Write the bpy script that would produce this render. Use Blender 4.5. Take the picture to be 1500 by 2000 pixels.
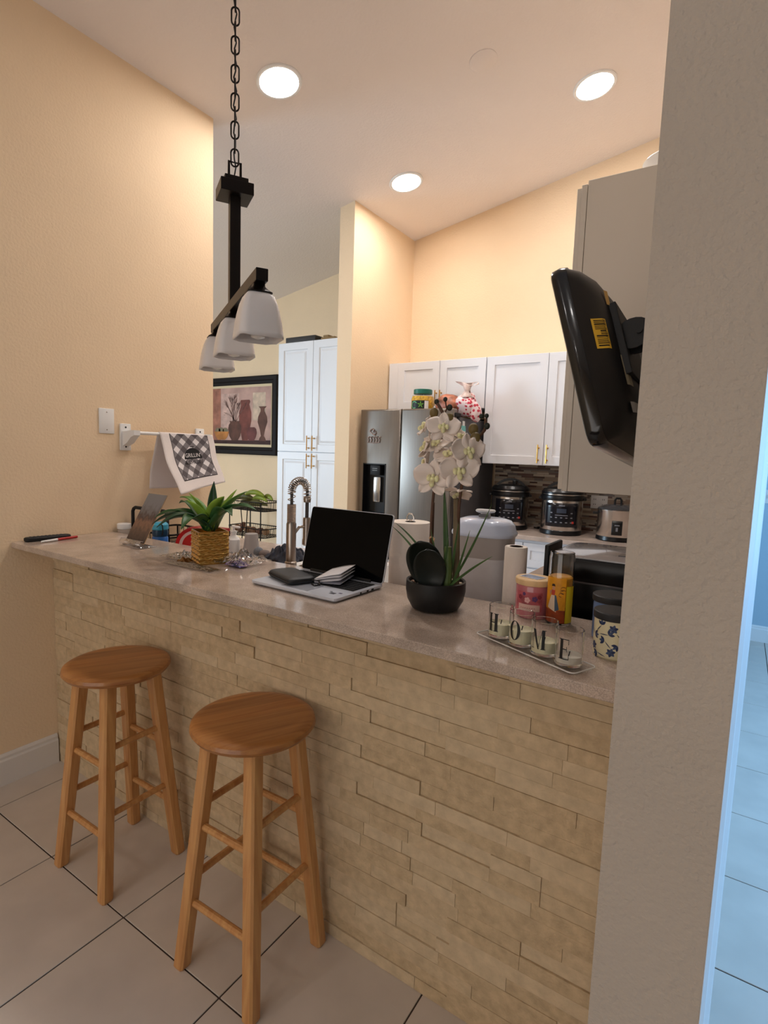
import bpy, bmesh, math, random
from mathutils import Vector, Matrix, noise as mnoise
random.seed(7)
sc = bpy.context.scene
for o in list(bpy.data.objects): bpy.data.objects.remove(o)
COL = sc.collection
PI = math.pi

# ------------------------------------------------------------------ camera
CAMPOS = Vector((2.601, -1.246, 1.500))
yaw, pitch, roll = -0.5762, -0.1059, 0.0338
FPX = 1068.5
fw = Vector((math.sin(yaw)*math.cos(pitch), math.cos(yaw)*math.cos(pitch), math.sin(pitch)))
rt0 = Vector((math.cos(yaw), -math.sin(yaw), 0)); up0 = rt0.cross(fw)
rt = rt0*math.cos(roll)+up0*math.sin(roll); up = -rt0*math.sin(roll)+up0*math.cos(roll)
cd = bpy.data.cameras.new('camera'); cam = bpy.data.objects.new('camera', cd); COL.objects.link(cam)
cd.sensor_fit = 'VERTICAL'; cd.sensor_height = 36.0; cd.lens = 36.0*FPX/2000.0
cd.clip_start = 0.02; cd.clip_end = 60
cam.matrix_world = Matrix(((rt.x, up.x, -fw.x, CAMPOS.x), (rt.y, up.y, -fw.y, CAMPOS.y), (rt.z, up.z, -fw.z, CAMPOS.z), (0, 0, 0, 1)))
sc.camera = cam

# ------------------------------------------------------------------ world, exposure, daylight, added fill
w = bpy.data.worlds.new('world'); sc.world = w; w.use_nodes = True
w.node_tree.nodes['Background'].inputs[0].default_value = (0.75, 0.85, 1.0, 1); w.node_tree.nodes['Background'].inputs[1].default_value = 0.35
sc.view_settings.view_transform = 'Standard'; sc.view_settings.look = 'None'
sc.view_settings.exposure = 0.9; sc.view_settings.gamma = 1.0; sc.view_settings.use_curve_mapping = False
DOWNLIGHT = 58.0
DOWNLIGHT_ADDED = 22.0  # strength of the added, unseen lamps behind the viewer
def area(name, loc, rot, sx, sy, power, col):
    l = bpy.data.lights.new(name, 'AREA'); l.shape = 'RECTANGLE'; l.size = sx; l.size_y = sy; l.energy = power; l.color = col
    o = bpy.data.objects.new(name, l); COL.objects.link(o); o.location = loc; o.rotation_euler = rot; return o
# daylight through the window of the hall on the right, and of the room beyond the left wall
area('hall_window_daylight', (4.55, 1.7, 1.6), (0, math.radians(90), 0), 1.5, 3.6, 66, (0.27, 0.57, 1.0))
area('far_room_window_daylight', (-4.35, -1.6, 1.6), (0, math.radians(-90), 0), 1.6, 1.8, 112, (0.60, 0.81, 1.0))
area('living_fill_light', (1.6, -4.85, 1.5), (math.radians(90), 0, 0), 4.2, 2.2, 25, (1.0, 0.97, 0.95))  # added soft fill from behind the viewer, no window modelled there

# ------------------------------------------------------------------ helpers
def lin(c):
    return tuple((v/255/12.92 if v/255 <= 0.04045 else ((v/255+0.055)/1.055)**2.4) for v in c)
MATS = {}
def mat(name, rgb, rough=0.5, metal=0.0, var=0.0, vscale=8.0, bump=0.0, bscale=60.0, spec=0.5, trans=0.0, ior=1.45, emit=None, estr=0.0,
        coat=0.0, stretch=None, world=False, detail=3.0, alpha=1.0, sss=0.0):
    if name in MATS: return MATS[name]
    m = bpy.data.materials.new(name); m.use_nodes = True; nt = m.node_tree; b = nt.nodes['Principled BSDF']
    c = lin(rgb); b.inputs['Base Color'].default_value = (*c, 1); b.inputs['Roughness'].default_value = rough; b.inputs['Metallic'].default_value = metal
    b.inputs['Specular IOR Level'].default_value = spec; b.inputs['Transmission Weight'].default_value = trans; b.inputs['IOR'].default_value = ior
    b.inputs['Coat Weight'].default_value = coat; b.inputs['Alpha'].default_value = alpha
    if sss: b.inputs['Subsurface Weight'].default_value = sss; b.inputs['Subsurface Radius'].default_value = (0.01, 0.01, 0.01)
    if emit: b.inputs['Emission Color'].default_value = (*lin(emit), 1); b.inputs['Emission Strength'].default_value = estr
    vec = None
    if var or bump:
        if world:
            g = nt.nodes.new('ShaderNodeNewGeometry'); vec = g.outputs['Position']
        else:
            t = nt.nodes.new('ShaderNodeTexCoord'); vec = t.outputs['Object']
        if stretch:
            mp = nt.nodes.new('ShaderNodeMapping'); mp.inputs['Scale'].default_value = stretch; nt.links.new(vec, mp.inputs['Vector']); vec = mp.outputs['Vector']
    if var:
        n = nt.nodes.new('ShaderNodeTexNoise'); n.inputs['Scale'].default_value = vscale; n.inputs['Detail'].default_value = detail; nt.links.new(vec, n.inputs['Vector'])
        r = nt.nodes.new('ShaderNodeValToRGB'); r.color_ramp.elements[0].position = 0.3; r.color_ramp.elements[1].position = 0.7
        r.color_ramp.elements[0].color = (*[max(0, v*(1-var)) for v in c], 1); r.color_ramp.elements[1].color = (*[min(1, v*(1+var)) for v in c], 1)
        nt.links.new(n.outputs['Fac'], r.inputs['Fac']); nt.links.new(r.outputs['Color'], b.inputs['Base Color'])
    if bump:
        n2 = nt.nodes.new('ShaderNodeTexNoise'); n2.inputs['Scale'].default_value = bscale; n2.inputs['Detail'].default_value = 2.0; nt.links.new(vec, n2.inputs['Vector'])
        bp = nt.nodes.new('ShaderNodeBump'); bp.inputs['Strength'].default_value = bump; bp.inputs['Distance'].default_value = 0.004
        nt.links.new(n2.outputs['Fac'], bp.inputs['Height']); nt.links.new(bp.outputs['Normal'], b.inputs['Normal'])
    MATS[name] = m; return m
def glassy(name, rgb=(255, 255, 255), rough=0.0, gloss=0.18):
    """thin clear film: transparent with a glossy skin"""
    if name in MATS: return MATS[name]
    m = bpy.data.materials.new(name); m.use_nodes = True; nt = m.node_tree; nt.nodes.clear()
    o = nt.nodes.new('ShaderNodeOutputMaterial'); mx = nt.nodes.new('ShaderNodeMixShader'); t = nt.nodes.new('ShaderNodeBsdfTransparent'); g = nt.nodes.new('ShaderNodeBsdfGlossy')
    t.inputs[0].default_value = (*lin(rgb), 1); g.inputs['Roughness'].default_value = rough
    lw = nt.nodes.new('ShaderNodeLayerWeight'); lw.inputs[0].default_value = 0.35
    ma = nt.nodes.new('ShaderNodeMath'); ma.operation = 'MULTIPLY_ADD'; ma.inputs[1].default_value = gloss*1.4; ma.inputs[2].default_value = gloss*0.25
    nt.links.new(lw.outputs['Fresnel'], ma.inputs[0]); nt.links.new(ma.outputs[0], mx.inputs[0])
    nt.links.new(t.outputs[0], mx.inputs[1]); nt.links.new(g.outputs[0], mx.inputs[2]); nt.links.new(mx.outputs[0], o.inputs[0])
    MATS[name] = m; return m

class B:
    """collects shapes into one bmesh; obj() links it as one mesh object"""
    def __init__(s): s.bm = bmesh.new(); s.M = None
    def _v(s, p): return s.bm.verts.new(p)
    def _f(s, vs, mi=0):
        try: f = s.bm.faces.new(vs); f.material_index = mi; return f
        except ValueError: return None
    def box(s, x0, x1, y0, y1, z0, z1, bev=0.0, mi=0, seg=2, M=None):
        t = bmesh.new(); bmesh.ops.create_cube(t, size=1.0)
        for v in t.verts: v.co = Vector(((x0+x1)/2+v.co.x*(x1-x0), (y0+y1)/2+v.co.y*(y1-y0), (z0+z1)/2+v.co.z*(z1-z0)))
        if bev > 0: bmesh.ops.bevel(t, geom=list(t.edges), offset=bev, segments=seg, profile=0.5, affect='EDGES')
        s.add(t, mi, M); t.free(); return s
    def add(s, t, mi=0, M=None):
        mp = {}
        for v in t.verts: mp[v] = s.bm.verts.new(M @ v.co if M else v.co)
        for f in t.faces: s._f([mp[v] for v in f.verts], mi)
    def loft(s, rings, mi=0, cap0=True, cap1=True, closed=True):
        rs = [[s._v(p) for p in r] for r in rings]; n = len(rs[0])
        for a, b in zip(rs, rs[1:]):
            for i in range(n if closed else n-1):
                j = (i+1) % n; s._f([a[i], a[j], b[j], b[i]], mi)
        if cap0: s._f(rs[0][::-1], mi)
        if cap1: s._f(rs[-1], mi)
        return s
    def lathe(s, prof, n=32, c=(0, 0, 0), mi=0, M=None):
        c = Vector(c); rings = []
        for r, z in prof:
            if r < 1e-6: rings.append([s._v((M @ (c+Vector((0, 0, z)))) if M else c+Vector((0, 0, z)))])
            else:
                rg = [c+Vector((r*math.cos(2*PI*i/n), r*math.sin(2*PI*i/n), z)) for i in range(n)]
                rings.append([s._v(M @ p if M else p) for p in rg])
        for a, b in zip(rings, rings[1:]):
            for i in range(n):
                j = (i+1) % n
                if len(a) == 1 and len(b) == 1: continue
                if len(a) == 1: s._f([a[0], b[j], b[i]], mi)
                elif len(b) == 1: s._f([a[i], a[j], b[0]], mi)
                else: s._f([a[i], a[j], b[j], b[i]], mi)
        return s
    def cyl(s, p0, p1, r0, r1=None, n=16, mi=0, caps=True):
        return s.tube([p0, p1], [r0, r0 if r1 is None else r1], n, mi, caps)
    def tube(s, pts, r, n=8, mi=0, caps=True, closed=False, sq=False):
        pts = [Vector(p) for p in pts]; N = len(pts)
        rr = r if isinstance(r, (list, tuple)) else [r]*N
        rings = []; prev = None
        for i, p in enumerate(pts):
            if closed: d = pts[(i+1) % N]-pts[i-1]
            else: d = pts[min(i+1, N-1)]-pts[max(i-1, 0)]
            d = d.normalized() if d.length > 1e-9 else Vector((0, 0, 1))
            if prev is None:
                a = Vector((0, 0, 1)) if abs(d.z) < 0.9 else Vector((1, 0, 0)); x = d.cross(a).normalized()
            else:
                x = prev-d*prev.dot(d); x = x.normalized() if x.length > 1e-6 else d.orthogonal().normalized()
            prev = x; y = d.cross(x)
            rings.append([p+(x*math.cos(2*PI*k/n+(PI/4 if sq else 0))+y*math.sin(2*PI*k/n+(PI/4 if sq else 0)))*rr[i] for k in range(n)])
        if closed: rings.append(rings[0])
        if closed:
            rs = [[s._v(p) for p in rg] for rg in rings[:-1]]; rs.append(rs[0])
            for a, b in zip(rs, rs[1:]):
                for i in range(n): s._f([a[i], a[(i+1) % n], b[(i+1) % n], b[i]], mi)
        else: s.loft(rings, mi, caps, caps)
        return s
    def sph(s, c, r, u=12, v=8, mi=0, M=None):
        t = bmesh.new(); bmesh.ops.create_uvsphere(t, u_segments=u, v_segments=v, radius=1.0)
        r = (r, r, r) if isinstance(r, (int, float)) else r
        for q in t.verts: q.co = Vector((q.co.x*r[0], q.co.y*r[1], q.co.z*r[2]))
        s.add(t, mi, (Matrix.Translation(c) @ M) if M else Matrix.Translation(c)); t.free(); return s
    def poly(s, pts, mi=0): s._f([s._v(p) for p in pts], mi); return s
    def prism(s, pts, h, mi=0, M=None):
        """2D outline (local xy) extruded along z by h"""
        f = (lambda p: M @ Vector(p)) if M else Vector
        return s.loft([[f((x, y, 0)) for x, y in pts], [f((x, y, h)) for x, y in pts]], mi)
    def grid(s, fn, nu, nv, mi=0, thick=0.0):
        vs = [[s._v(fn(i/nu, j/nv)) for j in range(nv+1)] for i in range(nu+1)]
        for i in range(nu):
            for j in range(nv): s._f([vs[i][j], vs[i+1][j], vs[i+1][j+1], vs[i][j+1]], mi)
        return s
    def obj(s, name, mats, parent=None, smooth=35, solid=0.0, offset=0.0, sub=0, loc=None, rot=None):
        bmesh.ops.recalc_face_normals(s.bm, faces=list(s.bm.faces)) if not getattr(s, 'keep', False) else None
        me = bpy.data.meshes.new(name); s.bm.to_mesh(me); s.bm.free()
        for m in (mats if isinstance(mats, (list, tuple)) else [mats]): me.materials.append(m)
        if smooth:
            me.shade_smooth()
            if smooth < 180: me.set_sharp_from_angle(angle=math.radians(smooth))
        o = bpy.data.objects.new(name, me); COL.objects.link(o)
        if parent: o.parent = parent
        if loc: o.location = loc
        if rot: o.rotation_euler = rot
        if solid: md = o.modifiers.new('solid', 'SOLIDIFY'); md.thickness = solid; md.offset = offset
        if sub: md = o.modifiers.new('sub', 'SUBSURF'); md.levels = sub; md.render_levels = sub
        return o
def tag(o, label, cat, group=None, kind=None):
    o['label'] = label; o['category'] = cat
    if group: o['group'] = group
    if kind: o['kind'] = kind
    return o
def thing(name, label, cat, loc=(0, 0, 0), rz=0.0, group=None):
    o = bpy.data.objects.new(name, None); COL.objects.link(o); o.location = loc; o.rotation_euler = (0, 0, rz); o.empty_display_size = 0.05
    return tag(o, label, cat, group)
def struct(o, label=None):
    o['kind'] = 'structure'
    if label: o['label'] = label
    return o
def dup(o, parent=None):
    c = o.copy(); COL.objects.link(c); c.parent = parent
    for ch in list(o.children): dup(ch, c)
    return c
def text2d(txt, size):
    cu = bpy.data.curves.new('t', 'FONT'); cu.body = txt; cu.size = size; cu.align_x = 'CENTER'; cu.resolution_u = 3
    ob = bpy.data.objects.new('t', cu); COL.objects.link(ob)
    me = bpy.data.meshes.new_from_object(ob)
    vs = [tuple(v.co[:2]) for v in me.vertices]; fs = [tuple(p.vertices) for p in me.polygons]
    bpy.data.objects.remove(ob); bpy.data.curves.remove(cu); bpy.data.meshes.remove(me)
    return vs, fs
def put2d(b, vf, fn, mi=0):
    vs = [b._v(fn(x, y)) for x, y in vf[0]]
    for f in vf[1]: b._f([vs[i] for i in f], mi)
def fbm(p, s=1.0): return mnoise.noise(Vector(p)*s)
def rrect(w, h, r, n=5):
    pts = []
    for cx, cy, a0 in ((w/2-r, h/2-r, 0), (-w/2+r, h/2-r, PI/2), (-w/2+r, -h/2+r, PI), (w/2-r, -h/2+r, 1.5*PI)):
        for k in range(n+1):
            a = a0+PI/2*k/n; pts.append((cx+r*math.cos(a), cy+r*math.sin(a)))
    return pts
# ------------------------------------------------------------------ materials of the room
M_wall = mat('wall_paint', (244, 217, 182), 0.75, bump=0.4, bscale=90, var=0.03, vscale=2.0, world=True, spec=0.3)
M_pillar = mat('wall_end_paint', (194, 180, 165), 0.6, bump=1.0, bscale=95, var=0.03, vscale=3.0, world=True, spec=0.35)
M_ceil = mat('ceiling_paint', (243, 233, 227), 0.85, bump=0.5, bscale=70, world=True, spec=0.2)
M_hallwall = mat('hall_paint', (170, 190, 200), 0.8, bump=0.2, bscale=90, world=True)
M_trim = mat('white_trim', (232, 226, 220), 0.45)
M_tile = mat('floor_tile', (212, 199, 186), 0.32, var=0.07, vscale=5.0, world=True, bump=0.04, bscale=40)
M_grout = mat('grout', (82, 66, 58), 0.9)
M_stone = mat('split_stone', (201, 177, 143), 0.8, var=0.13, vscale=34.0, world=True, bump=0.7, bscale=85, spec=0.25, detail=6)
M_stone2 = mat('split_stone_pale', (205, 182, 149), 0.8, var=0.12, vscale=30.0, world=True, bump=0.7, bscale=70, spec=0.25, detail=6)
M_stone3 = mat('split_stone_tan', (196, 171, 136), 0.8, var=0.15, vscale=38.0, world=True, bump=0.8, bscale=95, spec=0.25, detail=6)
M_mortar = mat('stone_joint', (150, 126, 94), 0.95)

CA = 0.18
def cz(x): return 3.30+CA*x

# floor: grout bed + single tiles
fl = struct(B().box(-5, 5.2, -5, 4.6, -0.05, -0.004).obj('floor', M_grout, smooth=0), 'beige ceramic tile floor with dark grout lines')
T = 0.4536; TX0 = 0.1616; TY0 = -0.3345; g = 0.0045
tb = B().box(-T/2+g/2, T/2-g/2, -T/2+g/2, T/2-g/2, -0.004, 0.0, bev=0.0012, seg=1)
t0 = None
for i in range(-2, 8):
    for j in range(-4, 11):
        x = TX0+T*(i+0.5); y = TY0+T*(j+0.5)
        if not ((x < 2.75 and y < 0.2 and x > -0.3) or (x > 2.4)): continue
        if x > 3.7 or y > 4.5: continue
        if t0 is None: t0 = tb.obj('tile', M_tile, fl, smooth=0); o = t0
        else: o = t0.copy(); COL.objects.link(o); o.parent = fl
        o.location = (x, y, random.uniform(-0.0004, 0.0004))
# kitchen and living floor beyond the separate tiles
struct(B().box(-5, 2.4, 0.3, 4.6, -0.004, 0.0).obj('floor', M_tile, smooth=0), 'beige tile floor inside the kitchen')

# ceiling (one slope, rising to the right)
struct(B().loft([[(-5, -5, cz(-5)), (5.2, -5, cz(5.2)), (5.2, 4.6, cz(5.2)), (-5, 4.6, cz(-5))],
                 [(-5, -5, cz(-5)+.1), (5.2, -5, cz(5.2)+.1), (5.2, 4.6, cz(5.2)+.1), (-5, 4.6, cz(-5)+.1)]]).obj('ceiling', M_ceil, smooth=0), 'textured pale sloping ceiling')
def wall(name, x0, x1, y0, y1, m, z1=None, lab=None, z0=-0.05):
    pts0 = [(x0, y0, z0), (x1, y0, z0), (x1, y1, z0), (x0, y1, z0)]
    pts1 = [(x, y, (cz(x)+.02) if z1 is None else z1) for x, y, _ in pts0]
    return struct(B().loft([pts0, pts1]).obj(name, m, smooth=0), lab)
wall('wall_left', -0.12, 0.0, -5, 0.90, M_wall, lab='peach wall on the left with blank plate and towel bar')
wall('wall_back', -5, 2.53, 2.96, 3.08, M_wall, lab='peach back wall of the kitchen')
wall('wall_stub', -0.045, 0.088, 2.10, 2.96, M_wall, lab='short peach wall beside the fridge')
wall('wall_right', 2.447, 2.618, -0.25, 4.40, M_pillar, lab='textured grey beige wall end in the right foreground')
wall('wall_far_left', -4.6, -4.5, -5, 4.6, M_wall, lab='far left wall')
wall('wall_front', -5, 5.2, -5.0, -4.9, M_wall, lab='wall behind the viewer')
wall('wall_hall_back', 2.618, 5.2, 4.38, 4.5, M_hallwall, lab='blue lit wall at the end of the hall')
wall('wall_hall_right', 4.7, 4.8, -5, 4.5, M_hallwall, lab='right wall of the hall')
wall('wall_hall_light_block', 3.55, 4.7, -0.45, -0.33, M_hallwall, lab='added unseen wall keeping hall daylight off the dining area')  # added out of view to stop the blue hall light spilling across
# trims
def baseboard(name, pts, nrm, lab, h=0.14):
    b = B(); (x0, y0), (x1, y1) = pts; nx, ny = nrm
    prof = [(0, 0), (0.016, 0), (0.016, h*0.78), (0.011, h*0.84), (0.011, h*0.92), (0.004, h), (0, h)]
    b.loft([[(x0+nx*d, y0+ny*d, z) for d, z in prof], [(x1+nx*d, y1+ny*d, z) for d, z in prof]])
    return struct(b.obj(name, M_trim, smooth=0), lab)
baseboard('baseboard_left', ((0, -4.9), (0, -0.012)), (1, 0), 'white baseboard along the left wall')
baseboard('baseboard_hall', ((2.62, 4.38), (4.7, 4.38)), (0, -1), 'white baseboard at the end of the hall')
b = B(); pf = [(2.618, -.248), (2.6195, -.249), (2.6255, -.235), (2.6275, -.215), (2.633, -.195), (2.635, -.18), (2.635, -.07), (2.618, -.07)]
b.loft([[(x, y, z) for x, y in pf] for z in (0, 2.4)])
struct(b.obj('trim_1', M_trim, smooth=0), 'white door jamb trim on the wall end')
# light switch far down the hall
s_ = thing('light_switch', 'small white light switch on the blue hall wall', 'light switch', (2.80, 4.38, 1.25))
B().box(-0.035, 0.035, -0.006, 0, -0.058, 0.058, bev=0.002).obj('cover_plate', M_trim, s_)
B().box(-0.007, 0.007, -0.014, -0.006, -0.014, 0.014, bev=0.002).obj('toggle', M_trim, s_)

# ------------------------------------------------------------------ breakfast bar: stone-clad half wall
BARX = 2.447
bar = thing('breakfast_bar', 'half-height bar wall clad in cream split-face stone strips', 'bar', (0, 0, 0))
B().box(0.0, BARX, 0.014, 0.26, 0, 1.0445).obj('core', M_mortar, bar, smooth=0)
rows = 27; rh = 1.043/rows
lens = [0.13, 0.17, 0.20, 0.24, 0.28, 0.32]
cache = {}
def brick_mesh(L, k):
    key = (round(L, 3), k)
    if key not in cache:
        bb = B(); gx = 0.0002; d = 0.02
        bb.box(gx, L-gx, -d, 0.0, gx, rh-gx, bev=0.0007, seg=1)
        for v in bb.bm.verts:
            if v.co.y < -d+0.004: v.co.y += fbm((v.co.x*9+k*3.1, v.co.z*30, k), 1.0)*0.0012
        o = bb.obj('brick', (M_stone, M_stone2, M_stone3)[k % 3], bar, smooth=0); cache[key] = o; return o
    o = cache[key].copy(); COL.objects.link(o); return o
nb = 0
for r in range(rows):
    x = 0.001; k0 = r
    first = True
    while x < BARX-0.002:
        L = random.choice(lens)
        if first: L = random.choice([0.1, 0.17, 0.24]); first = False
        if BARX-x-L < 0.09: L = BARX-0.001-x
        if L > 0.40: L = 0.2
        o = brick_mesh(L, random.randrange(3)); o.parent = bar
        o.location = (x, 0.0165+random.choice([0, 0.0005, 0.001, 0.0015, 0.002, 0.0032, 0.006])-0.004, r*rh); x += L; nb += 1
# worktop on the bar
def quartz(name, rgb, sp):
    m = mat(name, rgb, 0.11, spec=0.5); nt = m.node_tree; bs = nt.nodes['Principled BSDF']
    g_ = nt.nodes.new('ShaderNodeNewGeometry')
    n1 = nt.nodes.new('ShaderNodeTexNoise'); n1.inputs['Scale'].default_value = 9; n1.inputs['Detail'].default_value = 5
    n2 = nt.nodes.new('ShaderNodeTexVoronoi'); n2.inputs['Scale'].default_value = 330
    n3 = nt.nodes.new('ShaderNodeTexNoise'); n3.inputs['Scale'].default_value = 380; n3.inputs['Detail'].default_value = 1
    for n in (n1, n2, n3): nt.links.new(g_.outputs['Position'], n.inputs['Vector'])
    c = lin(rgb); r1 = nt.nodes.new('ShaderNodeValToRGB'); r1.color_ramp.elements[0].position = .35; r1.color_ramp.elements[1].position = .7
    r1.color_ramp.elements[0].color = (*[v*.82 for v in c], 1); r1.color_ramp.elements[1].color = (*[min(1, v*1.18) for v in c], 1)
    r2 = nt.nodes.new('ShaderNodeValToRGB'); r2.color_ramp.elements[0].position = .10; r2.color_ramp.elements[1].position = .22
    r2.color_ramp.elements[0].color = (.42, .38, .36, 1); r2.color_ramp.elements[1].color = (1, 1, 1, 1)
    r3 = nt.nodes.new('ShaderNodeValToRGB'); r3.color_ramp.elements[0].position = .35; r3.color_ramp.elements[1].position = .65
    r3.color_ramp.elements[0].color = (.80, .78, .77, 1); r3.color_ramp.elements[1].color = (1.15, 1.12, 1.1, 1)
    mx = nt.nodes.new('ShaderNodeMixRGB'); mx.blend_type = 'MULTIPLY'; mx.inputs[0].default_value = sp
    mx2 = nt.nodes.new('ShaderNodeMixRGB'); mx2.blend_type = 'MULTIPLY'; mx2.inputs[0].default_value = sp
    nt.links.new(n1.outputs['Fac'], r1.inputs[0]); nt.links.new(n2.outputs['Distance'], r2.inputs[0]); nt.links.new(n3.outputs['Fac'], r3.inputs[0])
    nt.links.new(r1.outputs[0], mx.inputs[1]); nt.links.new(r2.outputs[0], mx.inputs[2])
    nt.links.new(mx.outputs[0], mx2.inputs[1]); nt.links.new(r3.outputs[0], mx2.inputs[2]); nt.links.new(mx2.outputs[0], bs.inputs['Base Color'])
    return m
M_quartz = quartz('taupe_quartz', (190, 173, 159), 0.9)
M_quartz2 = quartz('kitchen_quartz', (200, 182, 170), 0.5)
CT = 1.07
tag(B().box(0.001, BARX-0.001, -0.173, 0.28, CT-0.025, CT, bev=0.002, seg=1).obj('bar_worktop', M_quartz, smooth=0), 'speckled taupe quartz worktop overhanging the stone bar', 'worktop')
# ------------------------------------------------------------------ kitchen furniture
M_cab = mat('white_cabinet', (236, 236, 240), 0.38)
M_cab2 = mat('beige_cabinet', (214, 205, 192), 0.5)
M_brass = mat('brass', (205, 160, 80), 0.25, metal=1.0)
M_steel = mat('brushed_steel', (132, 125, 118), 0.34, metal=0.85, var=0.06, vscale=3, stretch=(60, 60, 1))
M_steel2 = mat('bright_steel', (190, 185, 180), 0.22, metal=1.0)
M_fside = mat('fridge_side', (88, 86, 88), 0.5)
M_black = mat('black_plastic', (14, 14, 16), 0.3)
M_blackm = mat('matte_black', (18, 18, 19), 0.6)
M_dark = mat('dark_void', (10, 10, 11), 0.8)
M_white = mat('white_plastic', (238, 236, 234), 0.4)
KZ = 0.985   # kitchen worktop height

def door_mesh(b, w, h, t=0.02, st=0.055, rec=0.008, raised=False, mi=0):
    """door in local xz plane, front at y=0 looking to -y, origin lower left"""
    def ring(i, y): return [(i, y, i), (w-i, y, i), (w-i, y, h-i), (i, y, h-i)]
    rings = [ring(0, t), ring(0, 0.0015), ring(0.0015, 0), ring(st, 0)]
    if raised: rings += [ring(st+0.006, rec), ring(st+0.016, rec), ring(st+0.034, 0.0015)]
    else: rings += [ring(st+0.002, rec)]
    b.loft(rings, mi); return b
def bar_handle(parent, p, L, r=0.0045, out=0.03, vertical=True, d=(0, -1, 0), m=None, name='handle'):
    d = Vector(d); p = Vector(p); a = Vector((0, 0, 1)) if vertical else Vector((1, 0, 0))
    b = B(); b.cyl(p+d*out-a*L/2, p+d*out+a*L/2, r, n=10)
    for k in (-1, 1):
        q = p+a*k*L*0.33; b.cyl(q, q+d*out, r*0.8, n=8); b.sph(q+d*0.004, (r*1.5, 0.004, r*1.5), 8, 6)
    return b.obj(name, m or M_brass, parent)

# U-shaped worktop: sink run behind the bar, right run, back run
def slab(b, x0, x1, y0, y1, z0=KZ-0.03, z1=KZ): b.box(x0, x1, y0, y1, z0, z1, bev=0.002, seg=1)
wt = thing('kitchen_worktop', 'pale speckled worktop running round the kitchen behind the bar', 'worktop', (0, 0, 0))
b = B(); slab(b, 0.93, 1.83, 2.34, 2.945); slab(b, 1.83, 2.446, 0.945, 2.945)
b.obj('back_run', M_quartz2, wt, smooth=0)
b = B()
SX0, SX1, SY0, SY1 = 0.96, 1.50, 0.46, 0.86
slab(b, 0.001, SX0, 0.282, 0.945); slab(b, SX1, 2.446, 0.282, 0.945); slab(b, SX0, SX1, 0.282, SY0); slab(b, SX0, SX1, SY1, 0.945)
b.obj('sink_run', M_quartz2, wt, smooth=0)
sk = thing('kitchen_sink', 'white sink with raised rim behind the bar', 'sink', (0, 0, KZ))
b = B(); o_ = lambda e, z: [(SX0-e, SY0-e, z), (SX1+e, SY0-e, z), (SX1+e, SY1+e, z), (SX0-e, SY1+e, z)]
b.loft([o_(0.02, 0.001), o_(0.02, 0.008), o_(0.015, 0.012), o_(-0.02, 0.012), o_(-0.025, 0.006), o_(-0.04, -0.19)], cap0=False)
b.obj('basin', M_white, sk)
B().lathe([(0, -0.187), (0.04, -0.187), (0.042, -0.184), (0.03, -0.183), (0, -0.186)], 20, (1.23, 0.65, 0)).obj('drain', M_steel2, sk)

# base cabinets under the worktops (each unit a thing)
def base_unit(x0, x1, y, label, face=-1, depth=0.56, drawers=1):
    t = thing('base_cabinet', label, 'cabinet', (x0, y, 0)); w_ = x1-x0
    B().box(0, w_, 0.02 if face < 0 else -depth, depth if face < 0 else -0.02, 0.1, KZ-0.031 if face < 0 else 0.76).obj('carcass', M_cab, t, smooth=0)
    R = (0, 0, 0)
    def add(name, z0, z1, h=True):
        bb = B(); door_mesh(bb, w_-0.006, z1-z0-0.006, 0.019, 0.05, 0.007)
        dr = bb.obj(name, M_cab, t, smooth=0)
        if face < 0: dr.location = (0.003, 0, z0+0.003)
        else: dr.location = (w_-0.003, 0, z0+0.003); dr.rotation_euler = (0, 0, PI)
        if h:
            kb = B().sph((0, 0, 0), (0.013, 0.009, 0.013), 12, 8); kb.cyl((0, 0, 0), (0, 0.02, 0), 0.005, n=8)
            k = kb.obj('knob', M_brass, dr); k.location = ((w_-0.006)/2, -0.02, (z1-z0)/2)
    add('drawer', KZ-0.22, KZ-0.05); add('drawer', KZ-0.50, KZ-0.225) if drawers > 1 else add('door', 0.1, KZ-0.225)
    if drawers > 1: add('drawer', 0.1, KZ-0.505)
    return t
base_unit(0.945, 1.39, 2.37, 'white drawer cabinet beside the fridge under the cookers', drawers=3)
base_unit(1.39, 1.83, 2.37, 'white drawer cabinet in the back corner under the cookers', drawers=3)
base_unit(0.62, 1.22, 0.93, 'white sink cabinet behind the stone bar', face=1, depth=0.64)
base_unit(1.22, 1.83, 0.93, 'white base cabinet behind the bar beside the sink cabinet', face=1, depth=0.64)
base_unit(0.02, 0.62, 0.93, 'white base cabinet behind the bar against the left wall', face=1, depth=0.64)
t = thing('base_cabinet', 'white base cabinet run along the right kitchen wall', 'cabinet', (1.87, 0.95, 0))
B().box(0, 0.57, 0, 1.99, 0.1, KZ-0.031).obj('carcass', M_cab, t, smooth=0)
for k in range(3):
    bb = B(); door_mesh(bb, 0.46, 0.80, 0.019, 0.05, 0.007); dr = bb.obj('door', M_cab, t, smooth=0); dr.location = (-0.02, 0.03+0.47*(k+1), 0.11); dr.rotation_euler = (0, 0, -PI/2)

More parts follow.
